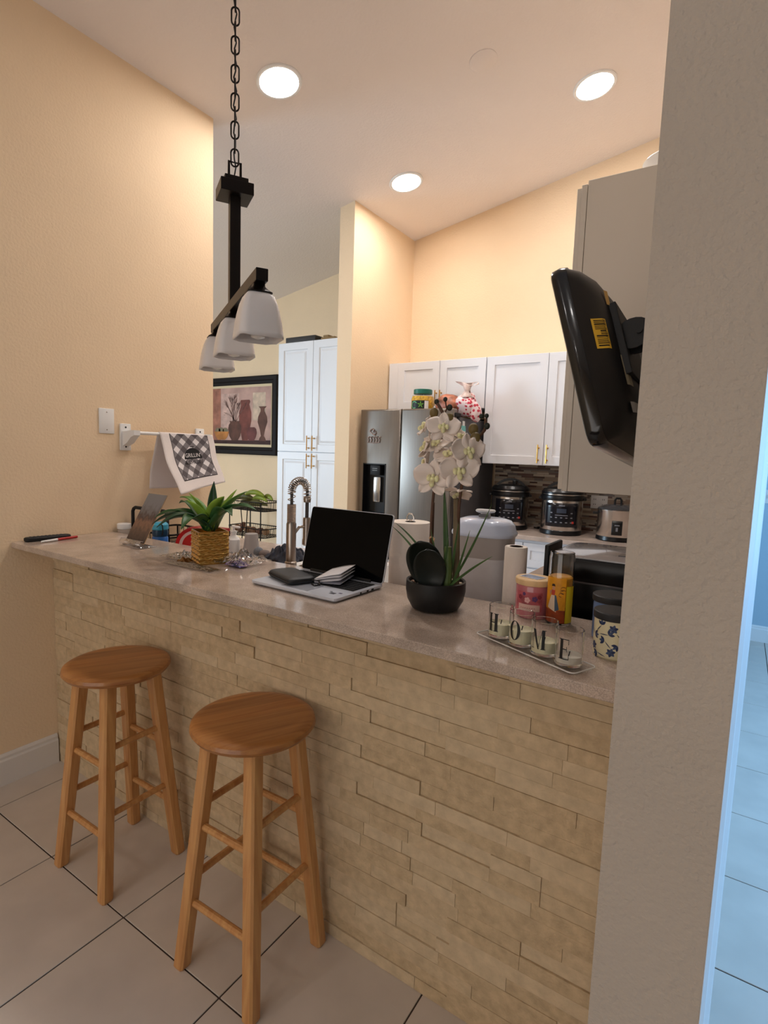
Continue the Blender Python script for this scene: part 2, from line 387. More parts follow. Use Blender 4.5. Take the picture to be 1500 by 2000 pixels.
# backsplash of little glass strips
M_ms = [mat('mosaic_%d' % i, c, r, spec=.5) for i, (c, r) in enumerate([((150, 128, 110), .3), ((196, 180, 160), .25), ((92, 66, 54), .2), ((176, 164, 150), .2), ((120, 108, 104), .15), ((108, 78, 70), .25)])]
bs = struct(B().box(0.93, 2.447, 2.952, 2.96, KZ, 1.462).obj('wall_backsplash', mat('mosaic_grout', (128, 116, 104), .9), smooth=0), 'brown and beige strip mosaic backsplash')
b = B(); z = KZ+0.001; k = 0
while z < 1.455:
    x = 0.931-random.uniform(0, 0.05); hh = random.choice([0.011, 0.014, 0.018])
    while x < 2.445:
        L = random.uniform(0.04, 0.15); x0 = max(x, 0.931); x1 = min(x+L, 2.446)
        if x1-x0 > 0.008: b.box(x0, x1-0.0015, 2.9475+random.uniform(0, 0.0015), 2.953, z, z+hh-0.0015, mi=random.choice([0, 1, 1, 2, 3, 3, 4, 5, 0]))
        x += L
    z += hh
mo = b.obj('mosaic_strips', M_ms, bs, smooth=0); mo['kind'] = 'stuff'
# duplex outlets under the right upper cabinet
ot = thing('wall_outlet', 'white double wall outlet on the mosaic above the rice cooker', 'outlet', (1.745, 2.9475, 1.215))
B().box(-0.058, 0.058, -0.006, 0, -0.06, 0.035, bev=0.002).obj('cover_plate', M_white, ot)
for sx in (-0.03, 0.03):
    bb = B().box(sx-0.017, sx+0.017, -0.008, -0.006, -0.045, 0.022, bev=0.001); bb.obj('socket', M_white, ot)
    bb = B()
    for zz in (-0.03, 0.007):
        for e in (-0.006, 0.006): bb.box(sx+e-0.0015, sx+e+0.0015, -0.0086, -0.0079, zz-0.005, zz+0.005)
    bb.obj('slot', M_dark, ot, smooth=0)

# upper cabinets on the back wall
def upper(x0, x1, z0, z1, y, label, doors, handles, depth=0.325, frame=0.0):
    t = thing('upper_cabinet', label, 'cabinet', (x0, y, z0)); W_ = x1-x0; H_ = z1-z0
    B().box(0, W_, 0.021, depth, 0, H_).obj('carcass', M_cab, t, smooth=0)
    if frame: B().box(0, frame, 0.004, 0.021, 0, H_).obj('filler_strip', M_cab, t, smooth=0)
    n = len(doors)-1
    for i in range(n):
        a, c_ = doors[i]-x0, doors[i+1]-x0
        bb = B(); door_mesh(bb, c_-a-0.004, H_-0.004, 0.02, 0.06, 0.008); d = bb.obj('door', M_cab, t, smooth=0); d.location = (a+0.002, 0, 0.002)
        if handles[i] is not None:
            hx, hz, L = handles[i]; bar_handle(d, (hx-x0-a-0.002, 0, hz-z0-0.002), L)
    return t
upper(0.10, 0.955, 1.862, 2.236, 2.61, 'white two-door cabinet above the fridge', [0.185, 0.567, 0.952], [(0.548, 1.945, 0.12), (0.590, 1.945, 0.12)], frame=0.085)
upper(0.957, 1.89, 1.455, 2.236, 2.61, 'white two-door upper cabinet above the pressure cookers', [0.957, 1.415, 1.888], [(1.382, 1.535, 0.13), (1.445, 1.535, 0.13)])
t = upper(1.892, 2.445, 1.455, 2.236, 2.61, 'white corner upper cabinet half hidden by the beige cabinet', [1.892, 2.10], [None])
# beige cabinet on the right wall, seen from its side
t = thing('upper_cabinet', 'tall beige wall cabinet seen side-on behind the television', 'cabinet', (2.062, 0.69, 1.392)); 
B().box(0.036, 0.384, 0, 1.30, 0, 1.020, bev=0.001, seg=1).obj('carcass', M_cab2, t, smooth=0)
B().box(0.016, 0.034, 0.001, 1.30, 0.0, 1.010, bev=0.001, seg=1).obj('face_frame', M_cab2, t, smooth=0)
for k in range(3):
    bb = B(); door_mesh(bb, 0.426, 0.996, 0.0145, 0.06, 0.006); d = bb.obj('door', M_cab2, t, smooth=0); d.location = (0.0, 0.004+0.432*(k+1)-0.004, 0.006); d.rotation_euler = (0, 0, -PI/2)
# white rounded dish on top of it
tag(B().lathe([(0, 0), (0.055, 0.0), (0.085, 0.02), (0.10, 0.075), (0.096, 0.08), (0.08, 0.025), (0, 0.008)], 28).obj('serving_bowl', M_white, loc=(2.330, 0.86, 2.4125)), 'white bowl on top of the beige wall cabinet', 'bowl')

# pantry
pt = thing('pantry_cabinet', 'tall white four-door pantry with raised panels and brass bar handles', 'cabinet', (-0.905, 2.36, 0))
B().box(0, 0.80, 0.021, 0.598, 0.0, 2.43).obj('carcass', M_cab, pt, smooth=0)
for i, (a, c_) in enumerate(((0, 0.40), (0.40, 0.80))):
    for z0, z1 in ((0.08, 1.492), (1.494, 2.43)):
        bb = B(); door_mesh(bb, c_-a-0.004, z1-z0-0.003, 0.02, 0.062, 0.009, raised=True); d = bb.obj('door', M_cab, pt, smooth=0); d.location = (a+0.002, 0, z0)
        hx = (c_-a)-0.032 if i == 0 else 0.028
        bar_handle(d, (hx, 0, (0.075 if z0 > 1 else z1-z0-0.075)), 0.125)
# things on the pantry
tag(B().box(-0.17, 0.17, -0.12, 0.12, 0, 0.055, bev=0.006).obj('storage_box', mat('dark_box', (52, 48, 46), .6), loc=(-0.70, 2.53, 2.4305)), 'flat dark grey box on top of the pantry', 'box')
bb = B().box(-0.075, 0.075, -0.09, 0.09, 0, 0.035, bev=0.006); bb.box(-0.06, 0.0, -0.08, 0.08, 0.035, 0.055, bev=0.008)
tag(bb.obj('parcel', mat('kraft', (150, 122, 84), .8), loc=(-0.42, 2.53, 2.4305)), 'small tan parcel beside the dark box on the pantry', 'box')

# ------------------------------------------------------------------ fridge
fr = thing('refrigerator', 'stainless french-door refrigerator with black water dispenser', 'refrigerator', (0.0, 2.20, 0))
FX0, FXM, FX1 = 0.118, 0.478, 0.905
b = B().box(FX0+0.012, FX1+0.018, 0.075, 0.72, 0.03, 1.772, bev=0.004, seg=1); b.obj('body', M_fside, fr, smooth=0)
def fdoor(x0, x1, z0, z1, name='door', hole=None):
    bb = B(); r = 0.014; dep = 0.07
    if hole is None: bb.box(x0, x1, 0, dep, z0, z1, bev=r, seg=3)
    else:
        hx0, hx1, hz0, hz1 = hole
        t_ = bmesh.new()
        # front ring around the recess
        out = [(x0+r, 0, z0+r), (x1-r, 0, z0+r), (x1-r, 0, z1-r), (x0+r, 0, z1-r)]
        edge = [(x0, r, z0), (x1, r, z0), (x1, r, z1), (x0, r, z1)]; back = [(x0, dep, z0), (x1, dep, z0), (x1, dep, z1), (x0, dep, z1)]
        mid = [(x0+r*.3, r*.3, z0+r*.3), (x1-r*.3, r*.3, z0+r*.3), (x1-r*.3, r*.3, z1-r*.3), (x0+r*.3, r*.3, z1-r*.3)]
        inn = [(hx0, 0, hz0), (hx1, 0, hz0), (hx1, 0, hz1), (hx0, 0, hz1)]; inb = [(hx0, 0.055, hz0), (hx1, 0.055, hz0), (hx1, 0.055, hz1), (hx0, 0.055, hz1)]
        bb.loft([back, edge, mid, out, inn, inb])
    return bb.obj(name, M_steel, fr, smooth=50)
hole = (0.158, 0.365, 1.045, 1.425)
d1 = fdoor(FX0, FXM, 0.72, 1.83, hole=hole); fdoor(FXM+0.006, FX1, 0.72, 1.83); fdoor(FX0, FX1, 0.05, 0.71, 'freezer_drawer')
bb = B().box(hole[0]+.001, hole[1]-.001, 0.052, 0.056, hole[2]+.001, hole[3]-.001)
for x0, x1, z0, z1 in ((hole[0], hole[0]+0.006, hole[2], hole[3]), (hole[1]-0.006, hole[1], hole[2], hole[3]), (hole[0], hole[1], hole[2], hole[2]+0.008), (hole[0], hole[1], hole[3]-0.008, hole[3])): bb.box(x0, x1, -0.003, 0.055, z0, z1)
dsp = bb.obj('dispenser', M_black, d1, smooth=0)
bb = B(); bb.box(0.215, 0.31, 0.005, 0.05, 1.335, 1.415, bev=0.01); bb.obj('control_pod', M_blackm, dsp)
bb = B(); bb.box(0.232, 0.300, 0.030, 0.052, 1.13, 1.325, bev=0.008, seg=2); bb.obj('paddle', M_steel2, dsp)
bb = B()
for k in range(2): bb.box(0.24, 0.285, 0.0035, 0.0052, 1.385-k*0.014, 1.389-k*0.014)
bb.obj('display_mark', mat('display_grey', (150, 150, 150), .5), dsp, smooth=0)
# relief badge on the left door
bb = B(); random.seed(3)
def relief(pts, r): bb.tube([(x, -0.003, z) for x, z in pts], r, 6)
relief([(0.215, 1.672), (0.235, 1.685), (0.25, 1.676), (0.245, 1.66), (0.262, 1.668), (0.268, 1.65), (0.25, 1.642)], 0.0045)
relief([(0.21, 1.668), (0.225, 1.655), (0.24, 1.645), (0.262, 1.635)], 0.0035)
for k, x in enumerate((0.20, 0.225, 0.25, 0.275, 0.30)): relief([(x, 1.585), (x+0.006, 1.605), (x-0.004, 1.618+0.006*(k % 2)), (x+0.012, 1.625)], 0.004)
relief([(0.195, 1.583), (0.25, 1.578), (0.305, 1.585)], 0.003)
tag(bb.obj('fridge_magnet', mat('pewter', (176, 160, 158), .3, metal=.9), loc=(0, 2.1985, 0)), 'silver relief magnet on the upper left fridge door', 'magnet')
# hinge covers on top, hinge dark gap
b = B().box(FX1-0.075, FX1+0.01, 0.02, 0.10, 1.772, 1.80, bev=0.004); b.obj('hinge_cover', M_blackm, fr)
B().box(FX0+0.02, FX1+0.01, 0.60, 0.71, 1.772, 1.795, bev=0.003).obj('rear_vent', M_dark, fr, smooth=0)
# magnets on the side
mg = thing('fridge_magnet', 'white and teal bottle-shaped magnet on the fridge side', 'magnet', (0.9235, 2.325, 1.65))
B().box(0, 0.004, -0.035, 0.035, -0.02, 0.05, bev=0.001, seg=1).obj('backing', M_white, mg, smooth=0)
B().box(0, 0.004, -0.03, 0.03, 0.05, 0.065).obj('shoulder', mat('teal', (120, 196, 192), .5), mg, smooth=0)
B().box(0, 0.004, -0.018, 0.018, 0.065, 0.098, bev=0.001, seg=1).obj('cap', M_white, mg, smooth=0)
B().box(0.0005, 0.0045, -0.034, 0.034, 0.028, 0.05).obj('band', mat('teal', (120, 196, 192), .5), mg, smooth=0)
tag(B().lathe([(0, 0), (0.026, 0), (0.028, 0.004), (0.02, 0.011), (0, 0.014)], 9).obj('fridge_magnet', mat('yellow_magnet', (238, 214, 120), .5), loc=(0.9235, 2.325, 1.595), rot=(0, PI/2, 0)), 'small yellow flower magnet under the bottle magnet', 'magnet')

# jar of snacks on the fridge
jr = thing('snack_jar', 'plastic jar of orange snacks with green lid on the fridge', 'jar', (0.545, 2.40, 1.7725))
M_snack = mat('orange_snack', (244, 176, 52), .6, var=.45, vscale=60, bump=.8, bscale=55)
B().lathe([(0, 0.001), (0.080, 0.001), (0.084, 0.008), (0.084, 0.14), (0.078, 0.163), (0, 0.165)], 28).obj('snack_filling', M_snack, jr)
B().lathe([(0.086, 0.0), (0.088, 0.008), (0.088, 0.145), (0.080, 0.168), (0.066, 0.178), (0.066, 0.186)], 28).obj('clear_wall', glassy('clear_pet'), jr)
B().lathe([(0, 0.215), (0.066, 0.215), (0.070, 0.211), (0.070, 0.182), (0.068, 0.18), (0, 0.18)], 28).obj('lid', mat('green_lid', (24, 104, 88), .4), jr)
def cylpatch(b, r, a0, a1, z0, z1, n=14, mi=0, m=4):
    """patch of a cylinder wall; angles in radians (0=+x)"""
    b.grid(lambda u, v: (r*math.cos(a0+(a1-a0)*u), r*math.sin(a0+(a1-a0)*u), z0+(z1-z0)*v), n, m, mi)
A0 = math.atan2(-3.6, 2.05)  # towards the viewer
bb = B(); cylpatch(bb, 0.0888, A0-1.15, A0+0.45, 0.03, 0.128); lab_ = bb.obj('label', mat('black_label', (22, 30, 24), .5), jr)
bb = B(); cylpatch(bb, 0.0893, A0+0.15, A0+0.5, 0.032, 0.126); bb.obj('info_panel', M_white, lab_)
bb = B()
def cdec(b, r, ac, zc, fn2, pts, mi=0):
    t_ = bmesh.new(); t_.faces.new([t_.verts.new((x, y, 0)) for x, y in pts]); bmesh.ops.triangulate(t_, faces=list(t_.faces))
    if max(p[0] for p in pts)-min(p[0] for p in pts) > 0.006: bmesh.ops.subdivide_edges(t_, edges=list(t_.edges), cuts=3, use_grid_fill=True)
    mp_ = {v: b._v((r*math.cos(ac+v.co.x/r), r*math.sin(ac+v.co.x/r), zc+v.co.y)) for v in t_.verts}
    for f_ in t_.faces: b._f([mp_[v] for v in f_.verts], mi)
    t_.free()
for k in range(5):
    a = k*2*PI/5+.3; cdec(bb, 0.0894, A0-0.18, 0.098, None, [(0, 0), (0.012*math.cos(a+.3), 0.012*math.sin(a+.3)), (0.028*math.cos(a), 0.028*math.sin(a)), (0.012*math.cos(a-.3), 0.012*math.sin(a-.3))])
bb.obj('leaf_print', mat('lime_print', (120, 190, 60), .5), lab_, smooth=0)
bb = B()
for k in range(16):
    a = .5+k*.3; q = lambda a, rr: (rr*math.cos(a), rr*math.sin(a))
    cdec(bb, 0.0894, A0-0.78, 0.096, None, [q(a, .021), q(a+.3, .021), q(a+.3, .027), q(a, .027)])
bb.obj('ring_print', mat('green_print', (90, 170, 110), .5), lab_, smooth=0)

# bread bag on the fridge
bg = thing('bread_bag', 'knotted plastic bread bag with red dots on the fridge', 'bag', (0.86, 2.40, 1.786), 0.1)
m = mat('dotted_bag', (250, 226, 226), .3, alpha=1); nt = m.node_tree; bsd = nt.nodes['Principled BSDF']
tc = nt.nodes.new('ShaderNodeTexCoord'); vo = nt.nodes.new('ShaderNodeTexVoronoi'); vo.inputs['Scale'].default_value = 42
rp = nt.nodes.new('ShaderNodeValToRGB'); rp.color_ramp.interpolation = 'CONSTANT'; rp.color_ramp.elements[0].color = (*lin((206, 66, 84)), 1); rp.color_ramp.elements[1].position = .42; rp.color_ramp.elements[1].color = (*lin((248, 224, 224)), 1)
nt.links.new(tc.outputs['Object'], vo.inputs['Vector']); nt.links.new(vo.outputs['Distance'], rp.inputs[0]); nt.links.new(rp.outputs[0], bsd.inputs['Base Color'])
def lump(c, r, seed, amp=.18, s=9, u=20, v=14):
    b = B().sph(c, r, u, v); cc = Vector(c)
    for q in b.bm.verts:
        d = q.co-cc; q.co = cc+d*(1+amp*fbm((q.co.x*s+seed, q.co.y*s, q.co.z*s)))
    return b
lump((0.045, 0, 0.075), (0.085, 0.085, 0.09), 1, .35, 13).obj('dotted_wrap', m, bg)
lump((-0.085, -0.0, 0.078), (0.115, 0.08, 0.078), 5, .3, 12).obj('loaf', mat('bread_crust', (160, 96, 70), .45, var=.7, vscale=18), bg)
b = B(); b.grid(lambda u, v: (0.05-.01*v+(.055-.16*v+.19*v*v)*math.cos(2*PI*u)*(1+.5*fbm((u*5, v*4, 2))), -.01+(.05-.045*v)*math.sin(2*PI*u)*(1+.6*fbm((u*6, v*3, 5))), .13+.11*v+.05*v*fbm((u*3+1, v*2, 8))), 26, 12)
b.obj('bag_neck', mat('bag_film', (226, 190, 182), .3, var=.55, vscale=16), bg, smooth=60, solid=.001)
lump((0.118, -0.015, 0.035), (0.042, 0.06, 0.065), 12, .4, 18).obj('bag_corner', m, bg)

# ------------------------------------------------------------------ cookers on the back worktop
def pressure_cooker(x, y, rz, label, r=0.132, H=0.365, panel=0.8):
    t = thing('pressure_cooker', label, 'cooker', (x, y, KZ), rz, 'electric cookers on the back worktop')
    B().lathe([(0, 0), (r*.96, 0), (r*1.03, 0.006), (r*1.03, 0.03), (r, 0.034), (0, 0.034)], 36).obj('foot', M_black, t)
    B().lathe([(r*.99, 0.03), (r, 0.034), (r, 0.232), (r*.99, 0.238)], 36).obj('steel_body', M_steel2, t)
    B().lathe([(r*.98, 0.236), (r*1.05, 0.24), (r*1.07, 0.255), (r*1.05, 0.27), (r*.95, 0.272)], 36).obj('rim', M_black, t)
    l_ = B().lathe([(r*1.0, 0.27), (r*1.03, 0.275), (r*1.03, 0.295), (r*.9, 0.315), (r*.4, 0.325), (0, 0.327)], 36).obj('lid', M_black, t)
    B().lathe([(r*1.031, 0.274), (r*1.036, 0.277), (r*1.031, 0.281)], 36).obj('chrome_band', M_steel2, l_)
    pts = [(r*.95*math.cos(a), r*.10*math.sin(2*a)*0, 0.255+0.115*math.sin(a)) for a in [PI*k/14 for k in range(15)]]
    bb = B()
    for p, q in zip(pts, pts[1:]): pass
    ring = [[(p[0], -0.022, p[2]), (p[0], 0.022, p[2]), (p[0]*.86, 0.022, 0.255+(p[2]-.255)*.84), (p[0]*.86, -0.022, 0.255+(p[2]-.255)*.84)] for p in pts]
    bb.loft(ring).obj('handle', M_black, l_)
    for s in (-1, 1): B().box(s*r*1.02-.018, s*r*1.02+.018, -0.03, 0.03, 0.238, 0.256, bev=0.006).obj('side_grip', M_black, t)
    B().lathe([(0, 0.327), (0.016, 0.327), (0.018, 0.35), (0.012, 0.356), (0, 0.357)], 12, (0.03, -0.045, 0)).obj('valve', M_blackm, l_)
    a = -PI/2; bb = B(); cylpatch(bb, r*1.012, a-panel, a+panel, 0.06, 0.222, 20, 0, 6); pn = bb.obj('control_panel', mat('panel_black', (16, 17, 26), .18), t, solid=0.003)
    bb = B()
    cylpatch(bb, r*1.031, a-.22, a+.22, 0.155, 0.185, 6); bb.obj('display', mat('lcd', (60, 68, 84), .2), pn, smooth=0)
    bb = B()
    for i in range(5):
        for j in range(3):
            ac = a-.48+i*.24
            if j == 2 and i in (1, 2, 3): continue
            cylpatch(bb, r*1.0315, ac-.05, ac+.05, 0.088+j*.032, 0.095+j*.032, 2, 0, 1)
    cylpatch(bb, r*1.0315, a-.3, a+.3, 0.137, 0.142, 4, 0, 1); cylpatch(bb, r*1.0315, a-.14, a+.14, 0.202, 0.209, 4, 0, 1)
    bb.obj('button_print', mat('panel_print', (130, 132, 140), .4), pn, smooth=0)['kind'] = 'stuff'
    bb = B(); cylpatch(bb, r*1.0315, a+.50, a+.62, 0.085, 0.1, 2, 0, 1); bb.obj('red_button', mat('red_btn', (200, 60, 50), .4), pn, smooth=0)
    return t
pressure_cooker(1.182, 2.64, 0.32, 'steel pressure cooker with black arched lid beside the fridge')
pressure_cooker(1.562, 2.64, 0.26, 'steel pressure cooker with dark panel in the middle of the back worktop', r=0.138)
rc = thing('rice_cooker', 'small steel rice cooker with glass lid at the right end', 'cooker', (1.935, 2.60, KZ), 0.2, 'electric cookers on the back worktop')
r = 0.122
B().lathe([(0, 0), (r*.95, 0), (r*1.02, 0.006), (r*1.0, 0.03), (0, 0.03)], 32).obj('foot', M_black, rc)
B().lathe([(r*.98, 0.028), (r, 0.032), (r, 0.192), (r*1.03, 0.198), (r*1.03, 0.204), (r*.95, 0.206)], 32).obj('steel_body', M_steel2, rc)
lid = B().lathe([(r*1.0, 0.206), (r*.97, 0.214), (r*.6, 0.232), (0, 0.238)], 32).obj('lid', mat('smoky_glass', (60, 60, 62), .1), rc)
bb = B().tube([(-0.02, 0, 0.236), (-0.02, 0, 0.262), (-0.012, 0, 0.275), (0.012, 0, 0.275), (0.02, 0, 0.262), (0.02, 0, 0.236)], 0.007, 8); bb.obj('knob', M_black, lid)
for s in (-1, 1): B().box(s*r*1.08-.02, s*r*1.08+.02, -0.03, 0.03, 0.165, 0.18, bev=0.006).obj('side_grip', M_black, rc)
bb = B(); bb.grid(lambda u, v: (r*1.012*math.cos(-PI/2-.26+.52*u), r*1.012*math.sin(-PI/2-.26+.52*u), .045+.09*v), 8, 4); sw = bb.obj('switch_panel', M_black, rc, solid=.003)
bb = B(); cylpatch(bb, r*1.033, -PI/2-.12, -PI/2+.12, 0.105, 0.112, 3, 0, 1); cylpatch(bb, r*1.033, -PI/2-.05, -PI/2+.05, 0.07, 0.095, 3, 0, 1); bb.obj('switch', mat('panel_print', (130, 132, 140), .4), sw, smooth=0)
# power cord lying between the cookers
tag(B().tube([(1.33, 2.78, KZ+.006), (1.37, 2.74, KZ+.006), (1.42, 2.73, KZ+.02), (1.40, 2.78, KZ+.012), (1.35, 2.80, KZ+.006), (1.37, 2.84, KZ+.006), (1.44, 2.83, KZ+.006)], 0.005, 8).obj('power_cord', M_black), 'black power cord coiled between the two pressure cookers', 'cord')
# ------------------------------------------------------------------ bar stools
def wood(name, rgb, rgb2, plank=0.0, ax=0):
    m = mat(name, rgb, 0.35, coat=0.25); nt = m.node_tree; bs = nt.nodes['Principled BSDF']
    tc = nt.nodes.new('ShaderNodeTexCoord'); mp = nt.nodes.new('ShaderNodeMapping')
    sc_ = [38, 38, 38]; sc_[ax] = 2.2; mp.inputs['Scale'].default_value = sc_
    n = nt.nodes.new('ShaderNodeTexNoise'); n.inputs['Scale'].default_value = 1.6; n.inputs['Detail'].default_value = 5; n.inputs['Distortion'].default_value = .6
    r = nt.nodes.new('ShaderNodeValToRGB'); r.color_ramp.elements[0].position = .32; r.color_ramp.elements[1].position = .68
    r.color_ramp.elements[0].color = (*lin(rgb2), 1); r.color_ramp.elements[1].color = (*lin(rgb), 1)
    nt.links.new(tc.outputs['Object'], mp.inputs['Vector']); nt.links.new(mp.outputs[0], n.inputs['Vector']); nt.links.new(n.outputs['Fac'], r.inputs[0])
    out = r.outputs[0]
    if plank:
        sp = nt.nodes.new('ShaderNodeSeparateXYZ'); nt.links.new(tc.outputs['Object'], sp.inputs[0])
        d = nt.nodes.new('ShaderNodeMath'); d.operation = 'MULTIPLY'; d.inputs[1].default_value = 1/plank; nt.links.new(sp.outputs[1], d.inputs[0])
        fl_ = nt.nodes.new('ShaderNodeMath'); fl_.operation = 'FLOOR'; nt.links.new(d.outputs[0], fl_.inputs[0])
        wn = nt.nodes.new('ShaderNodeTexWhiteNoise'); wn.noise_dimensions = '1D'; nt.links.new(fl_.outputs[0], wn.inputs['W'])
        r2 = nt.nodes.new('ShaderNodeValToRGB'); r2.color_ramp.elements[0].color = (.72, .70, .68, 1); r2.color_ramp.elements[1].color = (1.05, 1.03, 1.0, 1)
        nt.links.new(wn.outputs['Value'], r2.inputs[0]); mx = nt.nodes.new('ShaderNodeMixRGB'); mx.blend_type = 'MULTIPLY'; mx.inputs[0].default_value = 1
        nt.links.new(out, mx.inputs[1]); nt.links.new(r2.outputs[0], mx.inputs[2]); out = mx.outputs[0]
    nt.links.new(out, bs.inputs['Base Color']); return m
M_seat = wood('oak_seat', (206, 142, 78), (176, 110, 54), plank=0.062, ax=0)
M_leg = wood('oak_leg', (212, 158, 98), (190, 130, 74), ax=2)
def make_stool(label):
    t = thing('bar_stool', label, 'stool', group='round wooden bar stools'); HS = 0.745; R = 0.175
    s = B().lathe([(0, HS-.034), (R-.03, HS-.034), (R-.008, HS-.028), (R, HS-.016), (R-.003, HS-.006), (R-.012, HS-.001), (R-.03, HS), (0, HS-.001)], 56).obj('seat', M_seat, t)
    s.rotation_euler = (0, 0, math.radians(62))
    tp, bt = 0.082, 0.140
    legs = {}
    for sx in (-1, 1):
        for sy in (-1, 1):
            p0 = Vector((sx*bt, sy*bt, 0)); p1 = Vector((sx*tp, sy*tp, HS-.034)); h0, h1, ch = 0.0195, 0.021, 0.006
            def ring(p, h):
                q = []
                for ax_, ay_ in ((1, 1), (-1, 1), (-1, -1), (1, -1)):
                    a = [(ax_*h, ay_*(h-ch)), (ax_*(h-ch), ay_*h)]
                    if ax_*ay_ < 0: a = a[::-1]
                    q += a
                return [p+Vector((x, y, 0)) for x, y in q]
            lg = B().loft([ring(p0, h0-.003), ring(p0.lerp(p1, .01), h0), ring(p1, h1)]).obj('leg', M_leg, t, smooth=20)
            legs[(sx, sy)] = (p0, p1)
    def at(k, z): p0, p1 = legs[k]; return p0.lerp(p1, z/(HS-.034))
    for z in (0.205, 0.435):
        for sy in (-1, 1): B().cyl(at((-1, sy), z), at((1, sy), z), 0.0105, n=10).obj('rung', M_leg, t)
    for z in (0.275, 0.495):
        for sx in (-1, 1): B().cyl(at((sx, -1), z), at((sx, 1), z), 0.0105, n=10).obj('rung', M_leg, t)
    return t
st = make_stool('round wooden bar stool nearer the left wall'); st.location = (0.822, -0.193, 0)
s2 = dup(st); s2['label'] = 'round wooden bar stool in front, nearer the viewer'; s2.location = (1.497, -0.190, 0); s2.rotation_euler = (0, 0, math.radians(1.0))

# ------------------------------------------------------------------ pendant lamp
M_bronze = mat('dark_bronze', (34, 26, 22), 0.38, metal=0.6)
M_shade = mat('frosted_glass', (230, 224, 222), 0.35, sss=0.5)
pd = thing('pendant_lamp', 'three-shade dark bronze pendant lamp hanging over the bar on a chain', 'lamp', (1.192, 0.0, 0), math.atan2(0.376, -0.63))
HB = 1.952
B().box(-0.378, 0.378, -0.016, 0.016, HB-.016, HB+.016, bev=0.002).obj('crossbar', M_bronze, pd, smooth=0)
B().box(-0.0165, 0.0165, -0.0165, 0.0165, HB+.01, 2.285, bev=0.002).obj('stem', M_bronze, pd, smooth=0)
b = B().box(-0.05, 0.05, -0.05, 0.05, 2.282, 2.318, bev=0.002); b.box(-0.036, 0.036, -0.036, 0.036, 2.318, 2.335, bev=0.002); b.obj('canopy_block', M_bronze, pd, smooth=0)
q = math.radians(0)
b = B(); lp = [(-0.0, -0.018, 2.335), (0, -0.018, 2.388), (0, 0.018, 2.388), (0, 0.018, 2.335)]
b.tube(lp, 0.005, 4, sq=True); b.obj('hanging_loop', M_bronze, pd, smooth=0)
LP = 0.0405; topz = cz(1.192); z = 2.402; k = 0; l0 = {}
while z < topz-0.03:
    if k % 2 not in l0:
        hl, hw = 0.0165, 0.0115; path = []
        for i in range(8): a = -PI/2+PI*i/7; path.append((hw*math.cos(a), hl+0 if False else (hl if a > 0 else -hl)*0+hw*math.sin(a)+ (hl if False else 0)))
        pts = [(hw*math.cos(a), hw*math.sin(a)+hl-.002) for a in [PI*i/7 for i in range(8)]]+[(hw*math.cos(a), hw*math.sin(a)-hl+.002) for a in [PI+PI*i/7 for i in range(8)]]
        if k % 2: pts3 = [(0, x, y) for x, y in pts]
        else: pts3 = [(x, 0, y) for x, y in pts]
        M_ = Matrix.Rotation(1.38, 3, 'Z')
        o = B().tube([M_ @ Vector(p) for p in pts3], 0.0026, 6, closed=True).obj('chain_link', M_bronze, pd); l0[k % 2] = o
    else: o = l0[k % 2].copy(); COL.objects.link(o); o.parent = pd
    o.location = (0, 0, z); z += LP; k += 1
wp = []
zz = 2.335; k = 0
while zz < topz-.01: wp.append((0.004*math.sin(k*1.3), 0.004*math.cos(k*1.7), zz)); zz += 0.02; k += 1
B().tube(wp, 0.0022, 6).obj('supply_cord', M_black, pd)
B().lathe([(0, topz+.0), (0.06, topz-.0), (0.06, topz-.012), (0.03, topz-.03), (0, topz-.032)], 20).obj('ceiling_rose', M_bronze, pd)
def sqring(w, r, z, n=4): return [(x, y, z) for x, y in rrect(w, w, r, n)]
for sx in (-0.335, 0.0, 0.335):
    b = B().loft([sqring(.03, .004, HB-.014), sqring(.032, .004, HB-.022), sqring(.045, .006, HB-.030), sqring(.066, .01, HB-.038), sqring(.066, .01, HB-.041)]); cap = b.obj('socket_cap', M_bronze, pd); cap.location = (sx, 0, 0)
    prof = [(.058, .0), (.076, -.010), (.090, -.028), (.103, -.054), (.113, -.082), (.119, -.108), (.121, -.122)]
    b = B(); rings = []
    for i, (w_, dz) in enumerate(prof):
        rg = []
        for x, y in rrect(w_, w_, w_*.20, 4):
            z_ = HB-.039+dz
            if i == len(prof)-1: z_ += 0.010*math.cos(2*math.atan2(y, x)*2)*-0.5
            rg.append((x, y, z_))
        rings.append(rg)
    b.loft(rings, cap0=True, cap1=False); sh = b.obj('shade', M_shade, pd, smooth=60, solid=0.004, offset=-1); sh.location = (sx, 0, 0)
    B().lathe([(0, -.128), (.018, -.122), (.026, -.104), (.024, -.085), (.013, -.062), (.013, -.03), (0, -.03)], 18, (0, 0, HB-.030)).obj('bulb', mat('bulb_glass', (235, 232, 228), .25), sh)

